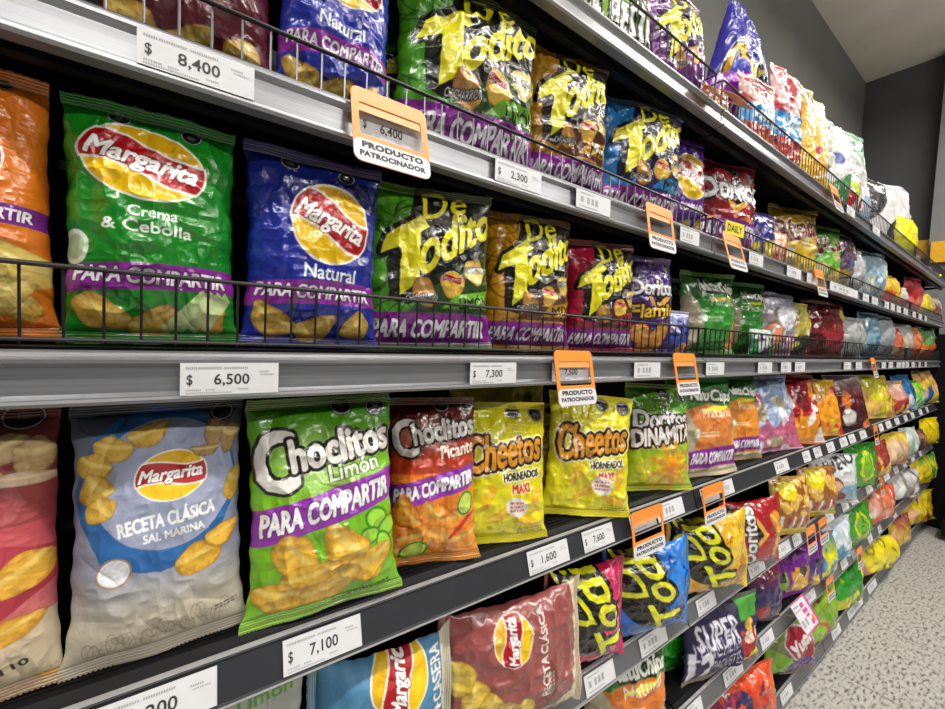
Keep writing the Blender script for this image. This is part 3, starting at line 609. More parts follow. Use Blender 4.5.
bag('C',d_natu(None,False),678,733,274,Y=.08,yaw=-10,T=.04,label='green plantain chip bag, left of the overlapping pair in the third row')
bag('C',d_natu(None,False),724,762,281,Y=.10,yaw=-18,T=.035,label='green plantain chip bag, right of the overlapping pair in the third row')
bag('C',d_gen('b8a8b8',['98a8b8','d8a0c0','8a7a60','e0e0e8','e09070'],dense=13,clear=True),754,792,294,Y=.075,crk=1.4,label='see-through bag of pink and grey sweets in the third row')
bag('C',d_gen('487a5a',['e0e4e0','1c8a50','5a2a6a'],dense=6),748,772,330,Y=.045,T=.02,label='small green and purple snack bag low behind the third rail basket')
bag('C',d_gen('b8a840',['e8dc60','303028','f0f0e0'],dense=8),786,806,304,Y=.07,label='narrow yellow and black bag left of dark red bags, third row')
bag('C',d_gen('7a1a1c',['501010','a83038','d8b830','d8b830'],'ROJO'[:0] or None,dense=4),800,843,286,Y=.08,label='dark red and yellow snack bag in the middle of the third row')
bag('C',d_gen('a8aaa8',['b8bab8','989a98'],dense=2),837,861,318,Y=.05,label='plain grey packet beyond the dark red and yellow bag')
bag('C',d_gen('6a90a8',['88b0c8','507890','a8b8b8'],dense=8,clear=True),855,876,312,Y=.07,label='clear blue bag beyond the plain grey packet, third row')
bag('C',d_gen('a0a4a8',['b8bcc0','888c90'],dense=4),872,891,312,Y=.06,label='tall silver bag in the far part of the third row')
bag('C',d_gen('b86048',['c83828','e0c0a0','d87040'],dense=6),885,898,328,Y=.05,label='small red and cream bag in the far part of third row')
bag('C',d_gen('b8b4b0',['c8c4c0','989490','d0b080'],dense=4),892,910,325,Y=.06,label='rounded off-white bag in the far part of third row')
bag('C',d_gen('d8824c',['e09050','c8502c'],dense=4),907,917,328,Y=.05,label='narrow orange bag near the far end of third row')
bag('C',d_gen('7a9a58',['5a9a5a','d8681c','e8d8b0'],dense=7),914,933,322,Y=.06,label='green and orange bag last in the third row')
# ---- row D
bag('D',d_recetared,-98,70,400,Y=.085,h=.284,T=.045,yaw=4,crk=.8,matte=True,label='red and beige classic recipe chip bag cut by the left picture edge')
bag('D',d_receta('8c93ab','9aa1bb','2f68a8','SAL MARINA','3f434c'),66,246,402,Y=.085,h=.284,T=.045,yaw=0,crk=.8,matte=True,label='grey and blue potato chip bag reading RECETA CLÁSICA SAL MARINA')
bag('D',d_choc('3a7a14','7cc01c','','Limón','9ed840'),244,396,402,Y=.06,h=.284,T=.04,yaw=-6,crk=1.2,label='lime green corn chip bag reading Limón on the fourth shelf')
bag('D',d_chocred,382,474,402,Y=.085,h=.27,T=.035,yaw=-20,crk=1.2,label='red and orange corn chip bag beside the lime green one')
bag('D',d_cheetos,448,542,402,Y=.08,yaw=-16,T=.03,label='yellow cheese-puff bag reading HORNEADOS, left of the two in front')
bag('D',d_cheetos,505,556,404,Y=.16,yaw=-6,T=.03,label='yellow cheese-puff bag standing behind the left front one')
bag('D',d_gen('b8b020',['c8c024','a8a01c'],dense=4),452,548,388,Y=.24,h=.28,yaw=0,T=.03,label='dim yellow bag in the back row behind the cheese-puff bags')
bag('D',d_cheetos,536,624,394,Y=.075,yaw=-22,roll=5,T=.026,crk=1.5,label='yellow cheese-puff bag reading HORNEADOS, right of the two in front, tilted')
bag('D',d_gen('b8c420',['e87a20','98c020','f0c828'],dense=9),606,638,432,Y=.13,T=.025,label='small lime and orange bag wedged behind the tilted yellow bag')
bag('D',d_dinamita,620,686,384,Y=.08,yaw=-20,T=.032,label='green tortilla chip bag reading DINAMITA on the fourth shelf')
bag('D',d_natu('d8823a'),668,732,378,Y=.075,yaw=-14,T=.036,matte=True,label='orange and green plantain chip bag, left of the pair on the fourth shelf')
bag('D',d_natu('e08a28'),712,757,376,Y=.10,yaw=-16,T=.033,matte=True,label='orange and green plantain chip bag, right of the pair on the fourth shelf')
bag('D',d_gen('8ca4cc',['a8bce0','c86080','e0e4f0','b8a888'],dense=14,clear=True),744,792,374,Y=.08,yaw=-14,T=.032,crk=1.4,label='clear blue and pink bag beside the orange plantain chip bags')
bag('D',d_gen('b41420',['7a0c14','e8a020','c01824','e8dcd8'],dense=9),770,816,372,Y=.075,yaw=-18,T=.03,label='bright red snack bag on the fourth shelf')
bag('D',d_gen('e8921c',['d8b81c','f0a020','c8281c','e8881c'],dense=6),800,837,378,Y=.075,yaw=-22,T=.03,label='amber snack bag beside the bright red one, fourth shelf')
bag('D',d_gen('8a5a30',['a87838','4a3020','d8c8a8'],dense=6),818,834,380,Y=.14,T=.025,label='brown see-through bag in the gap before the maroon bag')
bag('D',d_gen('581418',['e0dcd8','4a1014','581418','d8762c'],dense=3),826,864,374,Y=.075,yaw=-16,T=.03,label='maroon and white biscuit bag with orange wafers')
bag('D',d_gen('d0c81c',['b8b018','d8a860','e0d020','d8a860'],dense=9),858,890,374,Y=.075,yaw=-12,T=.03,label='yellow and tan bag beyond the maroon biscuit bag')
bag('D',d_gen('d8a090',['e8d0b8','c02c30','d8c040'],dense=7),882,904,380,Y=.06,label='peach and red bag beyond the yellow and tan one')
bag('D',d_gen('2c6ca4',['3878b0','d8e0e8','28507a'],dense=6),893,911,374,Y=.07,label='blue bag in the far part of the fourth shelf')
bag('D',d_gen('88c828',['60e010','b8d8c0','a8c828'],dense=5),905,920,380,Y=.06,label='acid green bag in the far part of the fourth shelf')
bag('D',d_gen('e0b840',['e8a890','e8d040','2060a0','e8c848'],dense=8),914,936,370,Y=.06,label='yellow and pink bag last on the fourth shelf')
# ---- row E (shelved on their sides)
bag('E',d_limon,196,298,0,Y=.085,h=.25,T=.03,matte=True,label='grey-green chip bag mostly hidden under the fourth rail, bottom left')
bag('E',d_marside('4f86ac','RECETA CASERA',.86,.42),305,446,0,Y=.09,h=.235,T=.045,side=True,matte=True,label='pale blue potato chip bag lying on its side under the fourth rail')
bag('E',d_marside('98504c','RECETA CLÁSICA'),436,574,0,Y=.075,h=.238,T=.045,side=True,yaw=-8,label='dusty red potato chip bag lying on its side with a round logo')
bag('E',d_toxi('c8184c','d82c6c','f06a90'),540,618,0,Y=.10,h=.22,side=True,yaw=-12,label='pink and black mixed-snack bag lying on its side')
bag('E',d_toxi('1c62b8','2a86e0','103a80'),600,684,0,Y=.08,h=.22,side=True,yaw=-14,T=.045,label='blue and black mixed-snack bag lying on its side')
bag('E',d_toxi('e0a81c','f0c824','b87a10'),664,742,0,Y=.08,h=.225,side=True,yaw=-16,T=.045,label='golden yellow and black mixed-snack bag lying on its side')
bag('E',d_dor('a8141c','d02a30',None,chipc='a85a20'),716,775,0,Y=.075,h=.22,side=True,yaw=-14,label='red tortilla chip bag lying on its side on the fifth shelf')
bag('E',d_popcorn,768,806,0,Y=.075,h=.22,yaw=-18,label='popcorn bag with red and white stripes, left of two')
bag('E',d_popcorn,796,834,0,Y=.075,h=.21,yaw=-18,label='popcorn bag with red and white stripes, right of two')
bag('E',d_white,806,856,0,Y=.08,h=.23,yaw=-22,label='white snack bag with grey lettering and a small portrait')
bag('E',d_green(''),842,874,0,Y=.08,h=.23,yaw=-16,label='green bag with yellow oval beyond the white lettered bag')
bag('E',d_gen('8a3420',['a04030','e8c090','f0c828','e8c090'],dense=8),858,886,0,Y=.07,h=.21,label='rust brown bag with cream pieces on the fifth shelf')
bag('E',d_gen('e0b888',['e8d020','e0a880','e8c8a8'],dense=8),880,906,0,Y=.07,h=.21,label='yellow and peach bag on the far half of fifth shelf')
bag('E',d_gen('c0ccc8',['d8e4e0','90b8a8','e8ece8'],dense=8,clear=True),899,915,0,Y=.06,h=.21,label='white and mint bag on the far half of fifth shelf')
bag('E',d_gen('7a5040',['8a5a40','281810','c09070'],dense=6),912,923,0,Y=.06,h=.16,label='dark brown bag before the last yellow one, fifth shelf')
bag('E',d_gen('e8cc14',['f0d818','d8b810'],dense=3),919,936,0,Y=.06,h=.21,label='plain yellow bag last on the fifth shelf')
# ---- row F
bag('F',d_natu('e07a24',False,sub='Natural'),580,665,0,Y=.10,h=.225,T=.04,yaw=-14,label='orange and green plantain chip bag at the bottom picture edge')
bag('F',d_gen('1f9a1c',['b8c890','1c8a18','28a824'],dense=2),646,712,0,Y=.15,h=.22,yaw=-10,T=.035,label='shiny grass green bag left of the navy lunch pack')
bag('F',d_lonchera,682,757,0,Y=.065,h=.22,yaw=-14,T=.035,matte=True,label='navy lunch pack bag reading SUPER LONCHERA 12 PAQUETES')
bag('F',d_gen('3a2c5c',['a82430','2e2450','b82c34','e8d020'],dense=3),744,778,0,Y=.09,h=.21,yaw=-16,label='navy and red pack right behind the navy lunch pack')
bag('F',d_snackpurple,758,824,0,Y=.09,h=.215,yaw=-12,T=.035,crk=1.3,label='shiny purple multipack bag with green and yellow pictures')
bag('F',d_gen('e0dc20',['2868b0','e0e020','4a8ad0'],dense=4),808,832,0,Y=.06,h=.20,label='yellow and blue bag right of the purple multipack')
bag('F',d_gen('c8d8e4',['dce4ec','3c9cd0','d8e8f0'],dense=6),818,848,0,Y=.075,h=.21,label='white and sky blue bag on the sixth shelf')
bag('F',d_green('Yogu'),836,868,0,Y=.075,h=.21,label='green bag with upright yellow oval on the sixth shelf')
bag('F',d_gen('d87a50',['e0603a','e8a898','d87a50'],dense=10,clear=True),862,893,0,Y=.07,h=.21,label='clear bag of orange and pink sweets on the sixth shelf')
bag('F',d_gen('b0b0ac',['d8d8d4','888884','e8e8e4'],dense=14,clear=True),886,917,0,Y=.07,h=.21,label='clear bag of silvery white sweets on the sixth shelf')
bag('F',d_gen('e8c818',['3c9a40','e8d818','e88a20','f0d820'],dense=5),909,936,0,Y=.06,h=.22,label='yellow and green bag last on the sixth shelf')
# ---- row G
bag('G',d_gen('4a2a6a',['c82838','e8e0e8','302858','e87a28'],dense=12),700,745,0,Y=.085,h=.2,label='purple and red patterned bag at the bottom picture edge')
bag('G',d_gen('d83c1c',['e85a20','3a2a5a','e8781c'],dense=8),722,772,0,Y=.06,h=.21,label='red-orange bag with dark swirls at the bottom picture edge')
bag('G',d_yupi,762,814,0,Y=.075,h=.22,yaw=-18,T=.035,label='purple and lime snack bag with a red oval reading Yupi')
bag('G',d_gen('88b428',['9ac830','c82030','70a020'],dense=4),800,834,0,Y=.07,h=.23,label='lime bag with a red circle near the pink promotion card')
bag('G',d_gen('2a9a28',['1c8820','e0d820','38a838'],dense=3),828,860,0,Y=.07,h=.235,label='green bag with yellow streak on the bottom shelf')
bag('G',d_yellowsmile,860,896,0,Y=.06,h=.21,label='pink bag with yellow round snacks on the bottom shelf')
bag('G',d_gen('c89a58',['8a3430','e8c870','d8b020'],dense=8),888,908,0,Y=.06,h=.21,label='tan and maroon bag on the far part of bottom shelf')
bag('G',d_gen('e8c820',['f0e020','8a2820','e8b890','f0d818'],dense=9),900,932,0,Y=.06,h=.25,label='bright yellow striped bag last on the bottom shelf')
# ------------------------------------------------------------------ shelving
LV='ABCDEFG'
ZL=dict(A=2.008,B=1.680,C=1.357,D=1.000,E=.675,F=.365,G=.030)      # lower edge of each price rail
NAMEL=dict(A='top',B='second',C='third',D='fourth',E='fifth',F='sixth',G='lowest')
BAYS=[(-1.0,-.22-.003),(-.22,1.107),(1.113,2.437),(2.443,3.767),(3.773,5.10)]
BN=['bay off the left edge','nearest full bay','second bay','third bay','far end bay']
BD=.46
for lv in LV:
    z=ZL[lv]; zt=ZS[lv]
    for bi,(x0,x1) in enumerate(BAYS[:]):
        if bi==0: continue
        if bi==1: x0=-1.0
        mx=.0; sh=empty('gondola_shelf',((x0+x1)/2,.2,zt-.02)); ox=-(x0+x1)/2
        tag(sh,f"{'black' } {NAMEL[lv]} gondola shelf with {'pale grey' if lv in 'ABC' else 'dark grey'} price rail in the {BN[bi]}",'shelf','gondola shelves')
        b=MB(); b.prism_x([(-.18+.0,zt-.018-(zt-.02)),(BD-.2,zt-.018-(zt-.02)),(BD-.2,.02),(-.18,.02)],x0+ox,x1+ox)
        b.box(x0+ox,x1+ox,-.176,-.160,-.030,-.001)             # folded front lip under the board
        for k in range(3 if lv in 'DEFG' else 0): b.box(x0+ox,x1+ox,-.170+.010*k,-.1665+.010*k,.0195,.0225)
        b.build('shelf_board',[M_BLK],sh)
        for xx in (x0+.012,x1-.015):
            bb=MB(); bb.prism_x([(-.17,-.006),(-.17,-.02),(BD-.2,-.055),(BD-.2,-.006)],xx+ox,xx+.003+ox); bb.build('bracket',[M_BLK],sh)
        q=MB(); r=z-(zt-.02); H=.052
        if lv in 'ABC':
            pr=[(.014,0),(-.004,0),(-.0065,.003),(-.0065,.0075),(-.003,.0095),(.000,.011),(.0015,.036),(-.003,.039),(-.0055,.041),(-.0055,.0445),(-.002,.047),(.001,.0475),(.0025,.0505),(.006,.0525),(.014,.0525)]
            pr=[(y-.2,zz+r) for y,zz in pr][::-1]; q.prism_x(pr,x0+ox,x1+ox,0)
            q.box(x0+ox,x1+ox,-.2068,-.2062,r+.0035,r+.0065,1)
        else:
            pr=[(.010,0),(-.010,0),(-.0125,.003),(-.0125,.006),(-.0095,.0075),(.004,.049),(.002,.0515),(.004,.0535),(.010,.0535),(.010,.03)]
            pr=[(y-.2,zz+r) for y,zz in pr][::-1]; q.prism_x(pr,x0+ox,x1+ox,0)
            pr=[(.010,.03),(.010,.055),(.012,.058),(.020,zt-z+.001),(.030,zt-z+.001),(.030,.03)]
            pr=[(y-.2,zz+r) for y,zz in pr][::-1]; q.prism_x(pr,x0+ox,x1+ox,2)
            q.box(x0+ox,x1+ox,-.2132,-.2124,r+.0032,r+.0058,1)
            q.prism_x([(-.1972,r+.0535),(-.1905,r+.0535),(-.1905,r+.0552),(-.1965,r+.0552)][::1],x0+ox,x1+ox,1)
        ra=q.build('price_rail',[M_RAIL if lv in 'ABC' else M_RAILD_LIT if lv in 'EFG' else M_RAILD,M_EDGE,M_BLK],sh)
# wire baskets along the fronts of the three upper shelves
for lv,hb,yb in (('A',.088,.012),('B',.052,.012),('C',.073,.010)):
    for bi,(x0,x1) in enumerate(BAYS):
        if bi==0: continue
        if bi==1: x0=-1.0
        z0=ZS[lv]+.003; L=x1-x0-.03; e=empty('wire_basket_front',(x0+.015,yb,z0))
        tag(e,f"black wire fence along the front of the {NAMEL[lv]} shelf, {BN[bi]}",'wire fence','wire fences on the upper shelves')
        g=MB(); n=int(L/.0283)
        g.rod((0,0,0),(0,0,hb),.00135,6); wo=g.build('upright_wire',[M_SILV if lv=='B' else M_WIRE],e,(L/n,0,0))
        for k in range(2,n):
            w2=wo.copy(); C.objects.link(w2); w2.parent=e; w2.location=(k*L/n,0,0)
        t=MB(); t.rod((0,-.002,hb),(L,-.002,hb),.0025,8); t.build('top_wire',[M_WIRE],e)
        t=MB(); t.rod((0,-.001,.004),(L,-.001,.004),.0022,8); t.build('bottom_wire',[M_WIRE],e)
        for xx in (0,L):
            t=MB(); t.rod((xx,0,0),(xx,0,hb+.002),.0028,8); t.rod((xx,0,hb),(xx,.10,hb),.002,6); t.rod((xx,0,.004),(xx,.3,.004),.002,6); t.build('end_wire',[M_WIRE],e)
# frame
fr=empty('shelving_rack',(2,.4,0)); tag(fr,'black steel gondola frame carrying all the shelves','shelf frame')
for i,x in enumerate((-1.0,-.22,1.11,2.44,3.77,5.10)):
    u=MB(); u.box(x-2-.015,x-2+.015,BD-.4+.002,BD-.4+.045,0,2.12); u.build('upright',[M_BLK],fr)
    if i==1: continue
for bi,(x0,x1) in enumerate(BAYS):
    if bi==1: continue
    u=MB(); x0,x1=(-1.0,1.107) if bi==0 else (x0,x1)
    u.box(x0-2+.0,x1-2,BD-.4+.046,BD-.4+.054,.02,2.12); u.build('back_panel',[M_BLK],fr)
u=MB(); u.box(-3.0,3.1,-.36,.08,.0,.028) if False else None
u.prism_x([(-.30,.0),(.04,.0),(.04,.014),(-.30,.014)],-3.0,3.1); u.build('base_plinth',[M_BLK],fr)
for x in (1.107,2.0,2.44,3.77):
    u=MB(); u.box(x-2-.018,x-2+.018,-.385,-.345,.0,.012); u.rod((x-2,-.365,.010),(x-2,-.365,.028),.008,8); u.build('foot',[M_BLK],fr)
# end panel closing the far end
e=MB(); e.prism_x([(.0,0.0),(BD+.06,0.0),(BD+.06,2.12),(.30,2.12),(.12,1.98),(.03,1.80),(.0,1.2)],5.118,5.138)
o=e.build('end_panel',[M_BLK]); tag(o,'black side panel closing the far end of the shelving','panel')
# ------------------------------------------------------------------ price tags and cards
def price_tag(lv,xl,xr,num=None,label=None,group=None,title=True):
    z=ZL[lv]; tilt=lv in 'DEFG'
    yr=-.005 if not tilt else -.0045
    zc=z+.022 if not tilt else z+.028
    xm=(xl+xr)/2; py=proj(1,yr,zc)[1]
    def X(px):
        x=1.
        for _ in range(12): x=aty(px,proj(x,yr,zc)[1],yr)[0]
        return x
    X0,X1=X(xl),X(xr); w=X1-X0; h=.0345 if not tilt else .040
    m=MB(); m.box(0,w,-.0005,.0,-h/2,h/2,0)
    y=-.0008
    if num:
        textmesh(m,'$',w*.06,-h*.22,w*.055,h*.36,y,1,.02); textmesh(m,num,w*.32,-h*.24,w*.36,h*.40,y,1,.02)
        for a,b,zz,hh in ((.05,.16,.34,.07),(.17,.40,.34,.07),(.42,.66,.34,.07),(.78,.90,.22,.05),(.80,.95,.12,.04),(.05,.2,-.34,.05),(.24,.34,-.34,.05),(.05,.5,-.43,.04),(.56,.68,-.34,.04)):
            x=a
            while x<b-.006:
                m.add([(x*w,y,zz*h-hh*h/2),((x+.012)*w,y,zz*h-hh*h/2),((x+.012)*w,y,zz*h+hh*h/2),(x*w,y,zz*h+hh*h/2)],[(0,1,2,3)],2); x+=.019
    else:
        for a,b,zz,hh,mi in ((.12,.2,.0,.3,2),(.3,.38,.0,.34,2),(.42,.5,.0,.34,2),(.54,.62,.0,.34,2),(.1,.5,.34,.06,2),(.1,.6,-.36,.05,2)):
            m.add([(a*w,y,(zz-hh/2)*h),(b*w,y,(zz-hh/2)*h),(b*w,y,(zz+hh/2)*h),(a*w,y,(zz+hh/2)*h)],[(0,1,2,3)],mi)
    o=m.build('price_tag',[M_PAPER,M_INK,M_INKL]); 
    o.location=(X0,(-.0030 if not tilt else -.0075+.0045+.0005),zc); 
    if tilt: o.location=(X0,-.0046,z+.0285); o.rotation_euler=(math.radians(-18),0,0)
    else: o.location=(X0,-.0075,zc+.002); o.rotation_euler=(math.radians(-2),0,0)
    tag(o,label,'price tag',group)
def card(lv,px,label,group=None,w=.104,h=.102,lean=13,txt=True,dz=0,dy=0):
    z=ZL[lv]+.052; y0=-.0105+dy
    x=1.
    for _ in range(12): x=aty(px,proj(x,y0,z-.05)[1],y0)[0]
    def rr(x0,x1,z0,z1,r,n=5):
        p=[]
        for cx,cz,a0 in ((x1-r,z1-r,0),(x0+r,z1-r,90),(x0+r,z0+r,180),(x1-r,z0+r,270)):
            for k in range(n+1):
                a=math.radians(a0+90*k/n); p.append((cx+r*math.cos(a),cz+r*math.sin(a)))
        return p
    root=empty('shelf_card',(x,y0,z+.012+dz),(math.radians(-lean),0,math.radians(0)))
    tag(root,label,'promotion card',group)
    # frame ring: outer outline with window, orange; lower strip white
    f=MB(); o_=rr(-w/2,w/2,-h,0,.010); i_=rr(-w/2+.009,w/2-.009,-h*.64,-h*.20,.003); n=len(o_)
    v=[(a,-.0006,b) for a,b in o_]+[(a,-.0006,b) for a,b in i_]+[(a,.0006,b) for a,b in o_]+[(a,.0006,b) for a,b in i_]
    fc=[]
    for k in range(n):
        j=(k+1)%n; fc+=[(k,n+k,n+j,j),(2*n+k,2*n+j,3*n+j,3*n+k),(k,j,2*n+j,2*n+k),(n+k,3*n+k,3*n+j,n+j)]
    f.add(v,fc,0); f.build('card_frame',[M_ORG],root)
    s=MB(); so=[p for p in rr(-w/2,w/2,-h,-h*.70,.010)]; s.prism_y(so,-.0012,-.0007,0)
    if txt:
        textmesh(s,'PRODUCTO',-w*.40,-h*.815,w*.80,h*.085,-.0014,1,.085); textmesh(s,'PATROCINADOR',-w*.43,-h*.93,w*.86,h*.075,-.0014,1,.08)
    s.build('text_strip',[M_PAPER,M_INK],root)
    b=MB(); b.prism_y(rr(-w/2+.006,w/2-.006,-h*.31,-h*.10,.002),.0008,.0014,0); b.build('top_flap',[M_ORGL],root)
    b=MB(); b.box(-w/2+.012,-w/2+.018,.0014,.010,-h*.16,-h*.10); b.build('clip',[M_ORG],root)
T=price_tag
T('B',137,254,'8,400','white price tag reading $ 8,400 on second rail above the green chip bag')
T('B',358,420,'6,400','white price tag reading 6,400 seen through the large orange card')
T('B',494,540,'2,300','white price tag reading 2,300 on second rail above the yellow and brown bag',)
T('B',575,609,None,'small white price tag on second rail just left of the second orange card')
T('B',679,698,None,'small white price tag on second rail between its two closely spaced orange cards')
T('B',748,762,None,'white price tag on second rail just right of the bay joint cards')
T('B',786,800,None,'white price tag on second rail left of the far orange card')
T('B',829,857,None,'long white paper strip on second rail just past the far orange card')
T('C',180,278,'6,500','white price tag reading $ 6,500 on third rail above the grey-blue bag')
T('C',469,515,'7,300','white price tag reading 7,300 on the third rail above the left cheese-puff bag')
T('C',551,587,'7,500','white price tag reading 7,500 behind an orange card on the third rail')
T('C',633,659,None,'white price tag between the two orange cards on the third rail')
T('C',705,723,None,'white price tag on third rail just beyond the bay joint')
T('C',757,771,None,'white price tag on the third rail above the clear blue and pink bag')
T('D',80,217,'8,200','white price tag on the fourth rail under the grey and blue chip bag, bottom left')
T('D',283,361,'7,100','white price tag reading $ 7,100 under the lime green corn chip bag')
T('D',528,568,'1,600','white price tag reading $ 1,600 on fourth rail above the sideways pink bag')
T('D',583,613,'7,600','white price tag reading 7,600 on fourth rail just left of the large orange card')
T('D',630,655,None,'white price tag framed by the fourth rail orange card under the green tortilla bag')
T('D',657,683,None,'white price tag right beside the fourth rail orange card')
T('D',701,718,None,'white price tag framed by the orange card at the fourth rail joint')
T('D',721,733,None,'white price tag just right of the fourth rail joint card')
T('D',775,788,None,'white price tag on the fourth rail under the bright red snack bag')
T('E',585,614,None,'white price tag on the fifth rail under the pink mixed-snack bag')
T('E',640,666,None,'white price tag on the fifth rail under the blue mixed-snack bag')
T('E',697,715,None,'white price tag on the fifth rail under the golden mixed-snack bag')
T('E',749,764,None,'white price tag on the fifth rail under the sideways red tortilla bag')
T('E',777,790,None,'white price tag on the fifth rail under the left popcorn bag')
T('F',688,702,None,'white price tag on the sixth rail at the bottom picture edge')
T('F',724,742,None,'white price tag on the sixth rail under the navy lunch pack')
T('F',761,773,None,'white price tag on the sixth rail under the purple multipack bag')
T('G',781,792,None,'white price tag on the lowest rail at the bottom picture edge')
FAR={'A':[(846,854),(872,879)],
 'B':[(806,817),(862,868),(871,877),(884,888),(890,894),(896,900),(903,907),(912,915),(918,921),(924,926)],
 'C':[(780,790),(794,804),(843,850),(855,861),(881,885),(888,892),(896,900),(901,904),(905,908),(911,914),(918,920),(924,926)],
 'D':[(803,810),(814,821),(827,834),(840,847),(849,855),(860,866),(879,883),(886,891),(895,899),(904,907),(911,914),(919,922),(926,928)],
 'E':[(793,801),(826,833),(842,848),(851,856),(866,872),(876,881),(884,889),(894,898),(903,906),(911,914),(919,921)],
 'F':[(803,815),(841,847),(852,856),(868,872),(878,881),(893,896)],
 'G':[(832,840),(848,856),(854,862),(868,876)]}
for lv,l in FAR.items():
    for a,b in l: T(lv,a,b,None,f'small white price tag with faint print on the far stretch of the {NAMEL[lv]} rail',f'far price tags on the {NAMEL[lv]} rail')
card('B',388,'orange card reading PRODUCTO PATROCINADOR hanging over the 6,400 price tag, largest in view',lean=14)
card('B',657,'orange PRODUCTO PATROCINADOR card on second rail below the purple potato chip bag',lean=10)
card('B',729,'orange PRODUCTO PATROCINADOR card on second rail right at the bay joint',lean=16)
card('B',817,'orange PRODUCTO PATROCINADOR card farthest along the second rail',lean=12)
card('C',571,'orange PRODUCTO PATROCINADOR card above the tilted yellow cheese-puff bag',lean=12)
card('C',682,'orange PRODUCTO PATROCINADOR card above the left orange plantain chip bag',lean=12)
card('C',871,'orange PRODUCTO PATROCINADOR card farthest along the third rail',w=.08)
card('D',645,'orange PRODUCTO PATROCINADOR card on fourth rail above the blue sideways bag',lean=9,dy=-.007,w=.125)
card('D',711,'orange PRODUCTO PATROCINADOR card at the fourth rail bay joint',lean=9,dy=-.007,w=.12)
card('D',874,'orange PRODUCTO PATROCINADOR card farthest along the fourth rail',lean=9,dy=-.007,w=.08)
card('E',809,'orange PRODUCTO PATROCINADOR card, left of the two side by side on fifth rail',lean=9,dy=-.007)
card('E',821,'orange PRODUCTO PATROCINADOR card, right of the two side by side on fifth rail',lean=9,dy=-.007)
card('E',880,'orange PRODUCTO PATROCINADOR card farthest along the fifth rail',lean=9,dy=-.007,w=.08)
card('F',828,'orange PRODUCTO PATROCINADOR card on sixth rail above the green and yellow bag',lean=9,dy=-.007)
card('F',858,'orange PRODUCTO PATROCINADOR card farthest along the sixth rail',lean=9,dy=-.007)
card('A',708,'orange PRODUCTO PATROCINADOR card jutting from the top rail, nearest the camera',lean=52,dz=-.012)
card('A',832,'orange PRODUCTO PATROCINADOR card farther along the top rail',lean=14)
q=aty(735,229,-.004); m=MB(); m.box(-.045,.045,0,.0015,-.018,.018,0); textmesh(m,'DAILY',-.036,-.010,.072,.020,-.0004,1,.03)
o=m.build('yellow_flag',[mat('yellow_card',(.80,.68,.02),.45,noise=.04),M_INK],None,q); o.rotation_euler=(0,0,-.1); tag(o,'small yellow card with black capitals on the second shelf wire fence','card')
# pink and white promotion card on the sixth rail
X=atz(0,0,1)[0]
p=aty(810,616,-.06); root=empty('promotion_sign',(p[0],-.045,p[2]),(math.radians(-38),math.radians(8),math.radians(4)))
tag(root,'white and pink promotion card standing out from the sixth rail','promotion card')
m=MB(); m.box(-.10,.10,-.001,.001,-.05,.05,0); m.box(.078,.10,-.0016,-.001,-.05,.05,1); m.box(-.10,.10,-.0016,-.001,.046,.05,1); m.box(-.10,.10,-.0016,-.001,-.05,-.046,1)
for a,b,c,d,mi in ((-.09,-.03,.03,.036,2),(-.09,-.02,.018,.022,2),(-.085,-.06,-.03,-.008,2),(-.04,-.018,-.03,-.008,2),(-.012,.03,.02,.034,1),(-.012,.045,.002,.014,1),(0,.04,-.012,-.004,1),(.045,.07,-.035,-.015,3),(.02,.05,-.04,-.024,1)):
    m.box(a,b,-.0016,-.001,c,d,mi)
m.build('sign_face',[M_PAPER,M_PINK,M_INKL,M_ORG],root)
m=MB(); m.rod((-.05,.0012,.0),(-.05,.06,.02),.002,8); m.build('holder_arm',[M_EDGE],root)
# ------------------------------------------------------------------ room
def wmat(name,col,rough=.9,k=.06,sc=3): return mat(name,col,rough,noise=k,bscale=sc,bump=.05)
WX,WY,ZC=5.45,.62,4.0
M_WALL=wmat('grey_wall_paint',(.16,.16,.15)); M_WALL2=wmat('dark_grey_wall_paint',(.085,.087,.09)); M_CEIL=wmat('cream_ceiling_paint',(.86,.81,.70))
WX=5.45
def atx(px,py,x):
    r=ray(px,py); t=(x-CAM[0])/r[0]; return (x,CAM[1]+t*r[1],CAM[2]+t*r[2])
c=atx(866,83,WX); ZC=c[2]; WY=c[1]
def slab(name,x0,x1,y0,y1,z0,z1,m):
    b=MB(); b.box(x0,x1,y0,y1,z0,z1); o=b.build(name,[m]); o['kind']='structure'; return o
slab('wall_back',-6,WX+.1,WY,WY+.1,0,ZC,M_WALL); slab('wall_right',WX,WX+.1,-7,WY,0,ZC,M_WALL2); slab('ceiling',-6,WX+.1,-7,WY+.1,ZC,ZC+.1,M_CEIL)
# floor: pale speckled vinyl tiles
fm=bpy.data.materials.new('speckled_floor_tile'); fm.use_nodes=True; nt=fm.node_tree; bs=nt.nodes['Principled BSDF']; bs.inputs['Roughness'].default_value=.45
tc=nt.nodes.new('ShaderNodeTexCoord')
def N(t,**k):
    n=nt.nodes.new(t)
    for a,b in k.items(): n.inputs[a].default_value=b
    return n
mp=N('ShaderNodeMapping',Scale=(16,42,30)); mp.inputs['Rotation'].default_value=(0,0,.3); nt.links.new(tc.outputs['Object'],mp.inputs['Vector'])
n1=N('ShaderNodeTexNoise',Scale=1.9,Detail=3.,Roughness=.6); nt.links.new(mp.outputs['Vector'],n1.inputs['Vector'])
r1=nt.nodes.new('ShaderNodeValToRGB'); e=r1.color_ramp.elements; e[0].position=.36; e[0].color=(.13,.125,.105,1); e[1].position=.46; e[1].color=(.38,.37,.34,1)
x=r1.color_ramp.elements.new(.62); x.color=(.48,.47,.43,1); nt.links.new(n1.outputs['Fac'],r1.inputs['Fac'])
